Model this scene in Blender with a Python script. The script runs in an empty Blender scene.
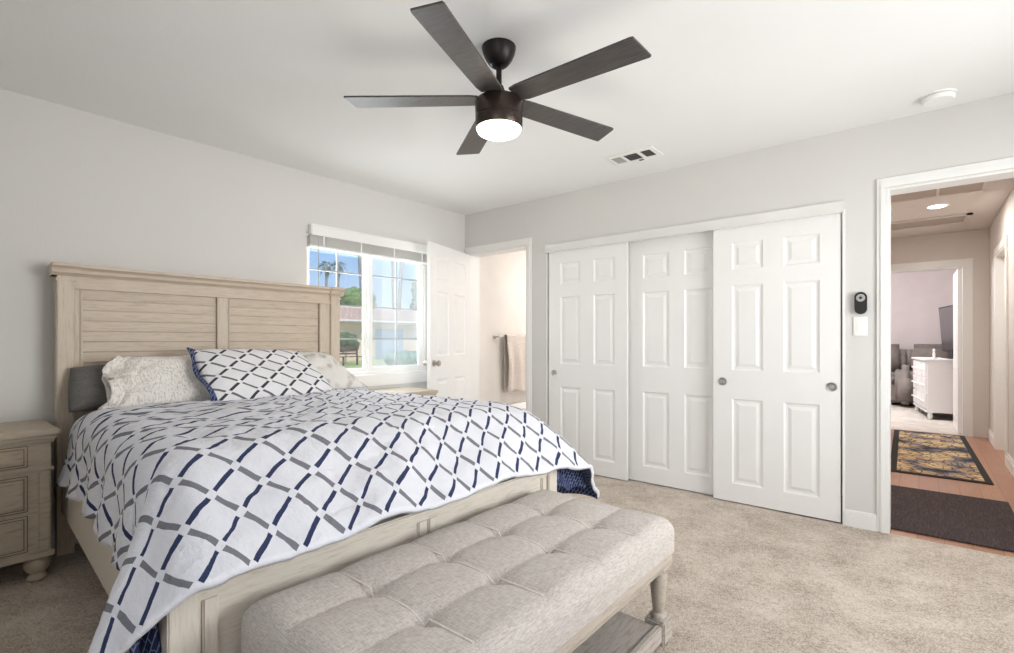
import bpy, bmesh, math, random
from math import sin, cos, pi, radians, hypot, atan2, exp
from mathutils import Vector, Matrix, noise as mnoise

random.seed(7)
scn = bpy.context.scene
C = scn.collection

# ------------------------------------------------------------------ camera
W, H = 1014, 653
cam_d = bpy.data.cameras.new('camera')
cam = bpy.data.objects.new('camera', cam_d)
C.objects.link(cam)
cam.location = (0, 0, 1.141)
cam.rotation_euler = (pi / 2, 0, 0.695)
cam_d.sensor_fit = 'HORIZONTAL'
cam_d.sensor_width = 36.0
cam_d.lens = 36.0 * 499.8 / W
cam_d.shift_y = (340.2 - H / 2) / W
cam_d.clip_start = 0.02
cam_d.clip_end = 300
scn.camera = cam


def lin(r, g, b):
    def f(c):
        c /= 255.0
        return c / 12.92 if c <= 0.04045 else ((c + 0.055) / 1.055) ** 2.4
    return (f(r), f(g), f(b), 1.0)


# ------------------------------------------------------------------ world + lights + exposure
world = bpy.data.worlds.new('sky')
scn.world = world
world.use_nodes = True
wn = world.node_tree
wn.nodes.clear()
w_out = wn.nodes.new('ShaderNodeOutputWorld')
w_bg = wn.nodes.new('ShaderNodeBackground')
w_tc = wn.nodes.new('ShaderNodeTexCoord')
w_sep = wn.nodes.new('ShaderNodeSeparateXYZ')
w_ramp = wn.nodes.new('ShaderNodeValToRGB')
wn.links.new(w_tc.outputs['Generated'], w_sep.inputs[0])
wn.links.new(w_sep.outputs['Z'], w_ramp.inputs[0])
wn.links.new(w_ramp.outputs[0], w_bg.inputs[0])
wn.links.new(w_bg.outputs[0], w_out.inputs[0])
cr = w_ramp.color_ramp
cr.elements[0].position = 0.0
cr.elements[0].color = lin(222, 236, 250)
cr.elements[1].position = 0.35
cr.elements[1].color = lin(120, 170, 235)
e = cr.elements.new(0.16)
e.color = lin(160, 202, 248)
w_bg.inputs[1].default_value = 1.0


def lamp(kind, name, loc, energy, color=(1, 1, 1), rot=(0, 0, 0), size=None, size_y=None, radius=None, spread=None):
    d = bpy.data.lights.new(name, kind)
    d.energy = energy
    d.color = color
    if kind == 'AREA':
        d.shape = 'RECTANGLE'
        d.size = size
        d.size_y = size_y or size
        if spread:
            d.spread = spread
    if radius is not None:
        d.shadow_soft_size = radius
    o = bpy.data.objects.new(name, d)
    o.location = loc
    o.rotation_euler = rot
    C.objects.link(o)
    return o


sun = lamp('SUN', 'sun', (0, -5, 20), 3.0, (1.0, 0.94, 0.86), rot=(radians(38), 0, radians(75)))
sun.data.angle = radians(1.0)
# daylight through two added, unseen windows on the camera's side and through the bedroom window
lamp('AREA', 'added_right_window_light', (2.0, 2.25, 1.28), 142, (0.985, 0.99, 0.985), rot=(0, radians(92), 0), size=1.4, size_y=2.2)
lamp('AREA', 'added_back_window_fill', (0.2, -0.98, 1.5), 17, (0.985, 0.99, 0.985), rot=(radians(104), 0, 0), size=1.9, size_y=1.2)
lamp('AREA', 'daylight_bedroom_window', (-3.95, 2.57, 1.55), 42, (0.95, 0.98, 1.0), rot=(0, radians(-90), 0), size=1.2, size_y=1.1)
lamp('AREA', 'bathroom_light', (-2.45, 4.95, 2.41), 21, (1.0, 0.985, 0.975), size=0.7)
lamp('AREA', 'hall_added_fill', (-0.2, 4.5, 2.42), 17, (1.0, 0.98, 0.96), size=0.5)  # added fill for the hall, no fixture at this spot
lamp('AREA', 'hall_downlight_light', (0.099, 6.38, 2.42), 14, (1.0, 0.95, 0.9), size=0.15)
lamp('POINT', 'far_room_light', (-0.9, 9.6, 2.1), 115, (0.98, 0.98, 1.0), radius=0.3)

vs = scn.view_settings
scn.display_settings.display_device = 'sRGB'
vs.view_transform = 'Standard'
vs.look = 'None'
vs.exposure = 0.0
vs.gamma = 1.0
vs.use_curve_mapping = False
cy = scn.cycles
cy.use_denoising = True
cy.max_bounces = 10
cy.diffuse_bounces = 6
cy.glossy_bounces = 4
cy.transparent_max_bounces = 12
cy.sample_clamp_indirect = 6.0
cy.caustics_reflective = False
cy.caustics_refractive = False


# ------------------------------------------------------------------ materials
def new_mat(name):
    m = bpy.data.materials.new(name)
    m.use_nodes = True
    nt = m.node_tree
    b = nt.nodes['Principled BSDF']
    return m, nt, b


def nd(nt, t, **kw):
    n = nt.nodes.new(t)
    for k, v in kw.items():
        setattr(n, k, v)
    return n


def noise_n(nt, scale, detail=3, rough=0.5, stretch=None, coord='Object'):
    tc = nd(nt, 'ShaderNodeTexCoord')
    mp = nd(nt, 'ShaderNodeMapping')
    if stretch:
        mp.inputs['Scale'].default_value = stretch
    nt.links.new(tc.outputs[coord], mp.inputs[0])
    n = nd(nt, 'ShaderNodeTexNoise')
    n.inputs['Scale'].default_value = scale
    n.inputs['Detail'].default_value = detail
    n.inputs['Roughness'].default_value = rough
    nt.links.new(mp.outputs[0], n.inputs['Vector'])
    return n


def ramp(nt, src, stops):
    r = nd(nt, 'ShaderNodeValToRGB')
    el = r.color_ramp.elements
    el[0].position, el[0].color = stops[0]
    el[1].position, el[1].color = stops[-1]
    for p, c in stops[1:-1]:
        x = el.new(p)
        x.color = c
    nt.links.new(src, r.inputs[0])
    return r


def bump(nt, b, src, strength, dist=0.01):
    bp = nd(nt, 'ShaderNodeBump')
    bp.inputs['Strength'].default_value = strength
    bp.inputs['Distance'].default_value = dist
    nt.links.new(src, bp.inputs['Height'])
    nt.links.new(bp.outputs[0], b.inputs['Normal'])
    return bp


def plain(name, c, rough=0.5, metal=0.0, var=0.04, scale=6, bmp=0.0, bscale=200, stretch=None, spec=None):
    m, nt, b = new_mat(name)
    n = noise_n(nt, scale, 3, stretch=stretch)
    lo = tuple(x * (1 - var) for x in c[:3]) + (1,)
    hi = tuple(min(1, x * (1 + var)) for x in c[:3]) + (1,)
    r = ramp(nt, n.outputs['Fac'], [(0.3, lo), (0.7, hi)])
    nt.links.new(r.outputs[0], b.inputs['Base Color'])
    b.inputs['Roughness'].default_value = rough
    b.inputs['Metallic'].default_value = metal
    if spec is not None:
        b.inputs['Specular IOR Level'].default_value = spec
    if bmp:
        n2 = noise_n(nt, bscale, 2)
        bump(nt, b, n2.outputs['Fac'], bmp, 0.004)
    return m


M = {}
M['wall'] = plain('wall_paint', lin(216, 214, 210), 0.75, var=0.012, scale=1.5, bmp=0.12, bscale=90)
M['ceiling'] = plain('ceiling_paint', lin(238, 238, 237), 0.8, var=0.01, scale=2, bmp=0.12, bscale=80)
M['trim'] = plain('white_trim_paint', lin(238, 237, 234), 0.35, var=0.01)
M['door'] = plain('white_door_paint', lin(240, 239, 237), 0.33, var=0.01)
M['bath_wall'] = plain('bathroom_wall_paint', lin(234, 229, 224), 0.7, var=0.02)
M['hall_wall'] = plain('hall_wall_paint', lin(218, 211, 205), 0.7, var=0.02)
M['far_wall'] = plain('far_room_wall_paint', lin(213, 203, 202), 0.7, var=0.02)
M['porcelain'] = plain('white_porcelain', lin(242, 241, 240), 0.15, var=0.005)
M['black'] = plain('matte_black_plastic', lin(30, 29, 29), 0.45)
M['fan_metal'] = plain('dark_bronze_metal', lin(62, 52, 47), 0.32, metal=0.65, var=0.06)
M['fan_dark'] = plain('black_fan_metal', lin(38, 34, 33), 0.38, metal=0.5, var=0.05)
M['steel'] = plain('brushed_nickel', lin(190, 186, 180), 0.28, metal=1.0, var=0.04)
M['dark_metal'] = plain('dark_metal', lin(70, 68, 66), 0.4, metal=0.8)
M['white_plastic'] = plain('white_plastic', lin(240, 239, 235), 0.4, var=0.01)
M['grey_plastic'] = plain('grey_plastic', lin(165, 165, 166), 0.4, var=0.03)
M['slot'] = plain('dark_vent_interior', lin(95, 94, 92), 0.8)
M['slot_light'] = plain('pale_vent_interior', lin(186, 186, 184), 0.8)
M['grey_cover'] = plain('grey_hatch_paint', lin(176, 164, 154), 0.7)
M['alu'] = plain('polished_aluminium_track', lin(236, 235, 232), 0.25, metal=0.25, var=0.05, scale=2)
M['mattress'] = plain('mattress_ticking', lin(215, 215, 216), 0.9)
M['lining'] = None
M['blind'] = plain('white_blind_slat', lin(226, 224, 220), 0.5, var=0.02)
M['screen'] = plain('television_screen', lin(58, 54, 58), 0.2)
M['sofa'] = plain('grey_sofa_fabric', lin(128, 119, 114), 0.85, var=0.12, scale=14)
M['trunk'] = plain('hazed_bark', lin(158, 156, 158), 0.9, var=0.2, scale=20)  # bark paled and greyed, distance haze of the palms put into the colour
M['tan_stucco'] = plain('tan_stucco', lin(226, 204, 180), 0.9, var=0.04, scale=1)
M['roof_tile'] = None
M['garage'] = plain('blue_grey_garage_paint', lin(158, 178, 196), 0.5, var=0.05)


def wood_paint(name, base, dark, streak=(1, 1, 1), rough=0.5, amt=0.5):
    m, nt, b = new_mat(name)
    n = noise_n(nt, 9, 6, 0.65, stretch=streak)
    r = ramp(nt, n.outputs['Fac'], [(0.25, dark), (0.25 + 0.45 * amt, base), (0.8, tuple(min(1, c * 1.08) for c in base[:3]) + (1,))])
    nt.links.new(r.outputs[0], b.inputs['Base Color'])
    b.inputs['Roughness'].default_value = rough
    bump(nt, b, n.outputs['Fac'], 0.12, 0.003)
    return m


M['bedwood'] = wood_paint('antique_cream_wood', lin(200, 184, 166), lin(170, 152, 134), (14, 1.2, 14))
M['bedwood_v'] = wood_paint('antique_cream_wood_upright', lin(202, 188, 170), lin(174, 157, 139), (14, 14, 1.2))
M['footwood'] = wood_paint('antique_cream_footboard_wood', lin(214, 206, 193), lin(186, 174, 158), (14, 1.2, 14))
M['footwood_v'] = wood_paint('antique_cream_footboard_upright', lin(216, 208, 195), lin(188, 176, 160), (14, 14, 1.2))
M['nightwood'] = wood_paint('antique_cream_nightstand_wood', lin(186, 173, 154), lin(144, 130, 112), (9, 1.3, 9))
M['benchwood'] = wood_paint('weathered_bench_wood', lin(186, 175, 162), lin(146, 135, 123), (9, 1.2, 9), 0.6, 0.5)
M['shelfwood'] = wood_paint('weathered_grey_shelf_wood', lin(188, 178, 168), lin(134, 124, 115), (10, 1.5, 10), 0.7, 0.55)
M['groove_tone'] = plain('dark_groove_line', lin(128, 110, 92), 0.6, var=0.1)  # darker line around each drawer and its raised panel


def carpet(name, a, b_, c):
    m, nt, b = new_mat(name)
    n1 = noise_n(nt, 170, 3, 0.7)
    n2 = noise_n(nt, 5.5, 5, 0.65)
    n3 = noise_n(nt, 42, 3, 0.6)
    mx = nd(nt, 'ShaderNodeMath', operation='MULTIPLY_ADD')
    mx.inputs[1].default_value = 0.55
    nt.links.new(n1.outputs['Fac'], mx.inputs[0])
    m2 = nd(nt, 'ShaderNodeMath', operation='MULTIPLY_ADD')
    m2.inputs[1].default_value = 0.28
    nt.links.new(n2.outputs['Fac'], m2.inputs[0])
    m3 = nd(nt, 'ShaderNodeMath', operation='MULTIPLY')
    m3.inputs[1].default_value = 0.17
    nt.links.new(n3.outputs['Fac'], m3.inputs[0])
    nt.links.new(m3.outputs[0], m2.inputs[2])
    nt.links.new(m2.outputs[0], mx.inputs[2])
    r = ramp(nt, mx.outputs[0], [(0.40, a), (0.5, b_), (0.60, c)])
    nt.links.new(r.outputs[0], b.inputs['Base Color'])
    b.inputs['Roughness'].default_value = 0.95
    b.inputs['Specular IOR Level'].default_value = 0.1
    bump(nt, b, mx.outputs[0], 0.9, 0.012)
    return m


M['carpet'] = carpet('beige_carpet', lin(160, 146, 132), lin(204, 191, 177), lin(226, 215, 203))
M['far_carpet'] = carpet('pale_carpet', lin(176, 168, 158), lin(206, 198, 190), lin(225, 219, 212))


def planks():
    m, nt, b = new_mat('honey_laminate_planks')
    tc = nd(nt, 'ShaderNodeTexCoord')
    mp = nd(nt, 'ShaderNodeMapping')
    mp.inputs['Rotation'].default_value = (0, 0, pi / 2)
    nt.links.new(tc.outputs['Object'], mp.inputs[0])
    br = nd(nt, 'ShaderNodeTexBrick')
    br.inputs['Scale'].default_value = 1.0
    br.inputs['Brick Width'].default_value = 1.1
    br.inputs['Row Height'].default_value = 0.12
    br.inputs['Mortar Size'].default_value = 0.0015
    br.inputs['Color1'].default_value = lin(170, 124, 96)
    br.inputs['Color2'].default_value = lin(186, 140, 110)
    br.inputs['Mortar'].default_value = lin(120, 74, 48)
    nt.links.new(mp.outputs[0], br.inputs['Vector'])
    n = noise_n(nt, 6, 5, 0.6, stretch=(12, 1, 1))
    mix = nd(nt, 'ShaderNodeMixRGB', blend_type='MULTIPLY')
    mix.inputs[0].default_value = 0.5
    r = ramp(nt, n.outputs['Fac'], [(0.3, (0.7, 0.66, 0.62, 1)), (0.7, (1, 1, 1, 1))])
    nt.links.new(br.outputs[0], mix.inputs[1])
    nt.links.new(r.outputs[0], mix.inputs[2])
    nt.links.new(mix.outputs[0], b.inputs['Base Color'])
    b.inputs['Roughness'].default_value = 0.32
    return m


M['planks'] = planks()


def weave(name, base, dark, light, scale=260, bstr=0.35):
    m, nt, b = new_mat(name)
    n1 = noise_n(nt, scale, 2, 0.6, stretch=(1, 0.12, 1))
    n2 = noise_n(nt, scale, 2, 0.6, stretch=(0.12, 1, 1))
    mx = nd(nt, 'ShaderNodeMath', operation='ADD')
    nt.links.new(n1.outputs['Fac'], mx.inputs[0])
    nt.links.new(n2.outputs['Fac'], mx.inputs[1])
    hf = nd(nt, 'ShaderNodeMath', operation='MULTIPLY')
    hf.inputs[1].default_value = 0.5
    nt.links.new(mx.outputs[0], hf.inputs[0])
    r = ramp(nt, hf.outputs[0], [(0.36, dark), (0.5, base), (0.64, light)])
    nt.links.new(r.outputs[0], b.inputs['Base Color'])
    b.inputs['Roughness'].default_value = 0.9
    b.inputs['Specular IOR Level'].default_value = 0.15
    b.inputs['Sheen Weight'].default_value = 0.1
    bump(nt, b, hf.outputs[0], bstr, 0.003)
    return m


M['linen'] = weave('oatmeal_linen', lin(195, 188, 181), lin(170, 161, 153), lin(211, 205, 199), 330, 0.25)
M['seam'] = weave('pale_linen_seam', lin(222, 215, 207), lin(204, 196, 187), lin(232, 226, 219))
M['grey_fabric'] = weave('charcoal_pillow_fabric', lin(108, 106, 104), lin(94, 92, 90), lin(120, 118, 116))


def lattice(name, white, navy, grey, w=0.062, g=0.115):
    """diamond lattice: navy bars one way, grey bars the other, a white cross left open at each node (UV = lattice coords)"""
    m, nt, b = new_mat(name)
    uv = nd(nt, 'ShaderNodeUVMap')
    uv.uv_map = 'UVMap'
    nz = noise_n(nt, 9, 2)
    sb = nd(nt, 'ShaderNodeVectorMath', operation='SUBTRACT')
    sb.inputs[1].default_value = (0.5, 0.5, 0.5)
    nt.links.new(nz.outputs['Color'], sb.inputs[0])
    sc = nd(nt, 'ShaderNodeVectorMath', operation='SCALE')
    sc.inputs['Scale'].default_value = 0.10
    nt.links.new(sb.outputs[0], sc.inputs[0])
    ad = nd(nt, 'ShaderNodeVectorMath', operation='ADD')
    nt.links.new(uv.outputs[0], ad.inputs[0])
    nt.links.new(sc.outputs[0], ad.inputs[1])
    sp = nd(nt, 'ShaderNodeSeparateXYZ')
    nt.links.new(ad.outputs[0], sp.inputs[0])

    def mth(op, a, bb=None):
        n = nd(nt, 'ShaderNodeMath', operation=op)
        for i, v in enumerate((a, bb)):
            if v is None:
                continue
            if isinstance(v, (int, float)):
                n.inputs[i].default_value = v
            else:
                nt.links.new(v, n.inputs[i])
        return n.outputs[0]
    dp = mth('PINGPONG', sp.outputs['X'], 0.5)
    dq = mth('PINGPONG', sp.outputs['Y'], 0.5)
    navy_m = mth('MULTIPLY', mth('LESS_THAN', dq, w), mth('GREATER_THAN', dp, g))
    grey_m = mth('MULTIPLY', mth('LESS_THAN', dp, w), mth('GREATER_THAN', dq, g))
    m1 = nd(nt, 'ShaderNodeMixRGB')
    m1.inputs[1].default_value = white
    m1.inputs[2].default_value = navy
    nt.links.new(navy_m, m1.inputs[0])
    m2 = nd(nt, 'ShaderNodeMixRGB')
    m2.inputs[2].default_value = grey
    nt.links.new(grey_m, m2.inputs[0])
    nt.links.new(m1.outputs[0], m2.inputs[1])
    nt.links.new(m2.outputs[0], b.inputs['Base Color'])
    b.inputs['Roughness'].default_value = 0.85
    b.inputs['Specular IOR Level'].default_value = 0.2
    wr = noise_n(nt, 16, 4, 0.6)
    bump(nt, b, wr.outputs['Fac'], 0.55, 0.025)
    return m


M['comforter'] = lattice('diamond_lattice_cotton', lin(228, 229, 236), lin(52, 61, 94), lin(124, 125, 134), 0.072, 0.125)
M['sham'] = lattice('diamond_lattice_sham', lin(230, 229, 231), lin(64, 64, 74), lin(108, 104, 106), 0.07, 0.13)


def lining():
    m, nt, b = new_mat('navy_dashed_lining')
    tc = nd(nt, 'ShaderNodeTexCoord')
    mp = nd(nt, 'ShaderNodeMapping')
    mp.inputs['Rotation'].default_value = (0.5, 0.3, 0.5)
    nt.links.new(tc.outputs['Object'], mp.inputs[0])
    br = nd(nt, 'ShaderNodeTexBrick')
    br.inputs['Scale'].default_value = 1.0
    br.inputs['Brick Width'].default_value = 0.024
    br.inputs['Row Height'].default_value = 0.015
    br.inputs['Mortar Size'].default_value = 0.0013
    br.inputs['Color1'].default_value = lin(34, 46, 88)
    br.inputs['Color2'].default_value = lin(28, 38, 74)
    br.inputs['Mortar'].default_value = lin(122, 134, 166)
    nt.links.new(mp.outputs[0], br.inputs['Vector'])
    nt.links.new(br.outputs[0], b.inputs['Base Color'])
    b.inputs['Roughness'].default_value = 0.85
    return m


M['lining'] = lining()


def flecked(name, white, fleck, scale=55, stretch=(1, 1, 0.35), lo=0.56, hi=0.66):
    m, nt, b = new_mat(name)
    n = noise_n(nt, scale, 2, 0.5, stretch=stretch)
    r = ramp(nt, n.outputs['Fac'], [(lo, white), (hi, fleck)])
    nt.links.new(r.outputs[0], b.inputs['Base Color'])
    b.inputs['Roughness'].default_value = 0.9
    wr = noise_n(nt, 14, 3)
    bump(nt, b, wr.outputs['Fac'], 0.35, 0.015)
    return m


M['ivory'] = flecked('ivory_flecked_cotton', lin(236, 231, 224), lin(204, 199, 192), 150, (1, 1, 0.22), 0.5, 0.6)
M['ivory_soft'] = flecked('pale_marbled_cotton', lin(224, 220, 214), lin(190, 184, 178), 16, (1, 1, 0.5), 0.5, 0.66)
M['towel'] = weave('beige_terry', lin(218, 208, 200), lin(198, 187, 178), lin(230, 222, 215), 180, 0.6)


def rug_plain():
    m, nt, b = new_mat('dark_brown_ribbed_rug')
    n = noise_n(nt, 30, 4, 0.65, stretch=(5, 0.5, 1))
    r = ramp(nt, n.outputs['Fac'], [(0.3, lin(44, 33, 33)), (0.55, lin(68, 55, 55)), (0.75, lin(100, 86, 84))])
    nt.links.new(r.outputs[0], b.inputs['Base Color'])
    b.inputs['Roughness'].default_value = 0.95
    bump(nt, b, n.outputs['Fac'], 0.6, 0.01)
    return m


def rug_floral():
    m, nt, b = new_mat('black_and_gold_floral_rug')
    nz = noise_n(nt, 5, 2)
    tc = nd(nt, 'ShaderNodeTexCoord')
    mixv = nd(nt, 'ShaderNodeMixRGB')
    mixv.inputs[0].default_value = 0.12
    nt.links.new(tc.outputs['Object'], mixv.inputs[1])
    nt.links.new(nz.outputs['Color'], mixv.inputs[2])
    v = nd(nt, 'ShaderNodeTexVoronoi')
    v.inputs['Scale'].default_value = 4.4
    nt.links.new(mixv.outputs[0], v.inputs['Vector'])
    v2 = nd(nt, 'ShaderNodeTexVoronoi')
    v2.feature = 'DISTANCE_TO_EDGE'
    v2.inputs['Scale'].default_value = 15
    nt.links.new(mixv.outputs[0], v2.inputs['Vector'])
    r = ramp(nt, v.outputs['Distance'], [(0.25, lin(222, 196, 152)), (0.46, lin(196, 164, 122)), (0.62, lin(140, 132, 136)), (0.78, lin(58, 54, 58))])
    r2 = ramp(nt, v2.outputs['Distance'], [(0.03, (0.07, 0.06, 0.06, 1)), (0.10, (1, 1, 1, 1))])
    mx = nd(nt, 'ShaderNodeMixRGB', blend_type='MULTIPLY')
    mx.inputs[0].default_value = 0.9
    nt.links.new(r.outputs[0], mx.inputs[1])
    nt.links.new(r2.outputs[0], mx.inputs[2])
    nt.links.new(mx.outputs[0], b.inputs['Base Color'])
    b.inputs['Roughness'].default_value = 0.95
    return m


M['rug_plain'] = rug_plain()
M['rug_floral'] = rug_floral()
M['rug_border'] = plain('black_rug_border', lin(36, 32, 33), 0.95, var=0.2, scale=60)


def blade_mat():
    m, nt, b = new_mat('dark_grey_wood_blade')
    n = noise_n(nt, 10, 5, 0.6, stretch=(1.2, 16, 1))
    r = ramp(nt, n.outputs['Fac'], [(0.3, lin(52, 48, 48)), (0.7, lin(82, 77, 75))])
    nt.links.new(r.outputs[0], b.inputs['Base Color'])
    b.inputs['Roughness'].default_value = 0.38
    return m


M['blade'] = blade_mat()


def glass_mat(name, tint=(1, 1, 1, 1), gloss=0.06):
    m = bpy.data.materials.new(name)
    m.use_nodes = True
    nt = m.node_tree
    nt.nodes.clear()
    o = nd(nt, 'ShaderNodeOutputMaterial')
    t = nd(nt, 'ShaderNodeBsdfTransparent')
    t.inputs[0].default_value = tint
    g = nd(nt, 'ShaderNodeBsdfGlossy')
    g.inputs['Roughness'].default_value = 0.02
    mx = nd(nt, 'ShaderNodeMixShader')
    mx.inputs[0].default_value = gloss
    nt.links.new(t.outputs[0], mx.inputs[1])
    nt.links.new(g.outputs[0], mx.inputs[2])
    nt.links.new(mx.outputs[0], o.inputs[0])
    return m


M['glass'] = glass_mat('window_glass')


def screen_mat():
    m = bpy.data.materials.new('insect_screen_mesh')
    m.use_nodes = True
    nt = m.node_tree
    nt.nodes.clear()
    o = nd(nt, 'ShaderNodeOutputMaterial')
    t = nd(nt, 'ShaderNodeBsdfTransparent')
    d = nd(nt, 'ShaderNodeBsdfDiffuse')
    d.inputs[0].default_value = lin(206, 212, 214)
    mx = nd(nt, 'ShaderNodeMixShader')
    mx.inputs[0].default_value = 0.22
    nt.links.new(t.outputs[0], mx.inputs[1])
    nt.links.new(d.outputs[0], mx.inputs[2])
    nt.links.new(mx.outputs[0], o.inputs[0])
    return m


M['screen_mesh'] = screen_mat()


def emit(name, c, s):
    m = bpy.data.materials.new(name)
    m.use_nodes = True
    nt = m.node_tree
    nt.nodes.clear()
    o = nd(nt, 'ShaderNodeOutputMaterial')
    em = nd(nt, 'ShaderNodeEmission')
    em.inputs[0].default_value = c
    em.inputs[1].default_value = s
    nt.links.new(em.outputs[0], o.inputs[0])
    return m


M['lamp_glow'] = emit('warm_lamp_lens', (1.0, 0.86, 0.66, 1), 9)
M['spot_glow'] = emit('warm_downlight_lens', (1.0, 0.9, 0.76, 1), 12)


def leaf(name, a, b_):
    m, nt, b = new_mat(name)
    n = noise_n(nt, 3, 5, 0.7)
    r = ramp(nt, n.outputs['Fac'], [(0.3, a), (0.7, b_)])
    nt.links.new(r.outputs[0], b.inputs['Base Color'])
    b.inputs['Roughness'].default_value = 0.8
    return m


M['leaf'] = leaf('green_foliage', lin(70, 96, 52), lin(140, 166, 100))
M['leaf_dark'] = leaf('dark_green_foliage', lin(42, 64, 38), lin(92, 118, 66))
M['leaf_blue'] = leaf('blue_green_foliage', lin(96, 134, 118), lin(158, 190, 172))
M['palm_leaf'] = leaf('hazed_palm_frond', lin(120, 140, 142), lin(150, 168, 168))  # distance haze mixed into the frond colour
M['lawn'] = leaf('sunny_lawn', lin(150, 168, 92), lin(206, 212, 150))
M['patio_wood'] = plain('dark_red_patio_wood', lin(92, 62, 58), 0.6, var=0.2)
M['concrete'] = plain('pale_concrete', lin(206, 206, 200), 0.9, var=0.06, scale=3)


def tiles():
    m, nt, b = new_mat('terracotta_shingles')
    tc = nd(nt, 'ShaderNodeTexCoord')
    mp = nd(nt, 'ShaderNodeMapping')
    mp.inputs['Rotation'].default_value = (0, 0, pi / 2)
    nt.links.new(tc.outputs['Object'], mp.inputs[0])
    br = nd(nt, 'ShaderNodeTexBrick')
    br.inputs['Scale'].default_value = 1
    br.inputs['Brick Width'].default_value = 0.4
    br.inputs['Row Height'].default_value = 0.3
    br.inputs['Mortar Size'].default_value = 0.02
    br.inputs['Color1'].default_value = lin(200, 168, 144)
    br.inputs['Color2'].default_value = lin(214, 184, 160)
    br.inputs['Mortar'].default_value = lin(150, 112, 98)
    nt.links.new(mp.outputs[0], br.inputs['Vector'])
    nt.links.new(br.outputs[0], b.inputs['Base Color'])
    b.inputs['Roughness'].default_value = 0.9
    return m


M['roof_tile'] = tiles()


# ------------------------------------------------------------------ mesh helpers
ABS = {}


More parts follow.
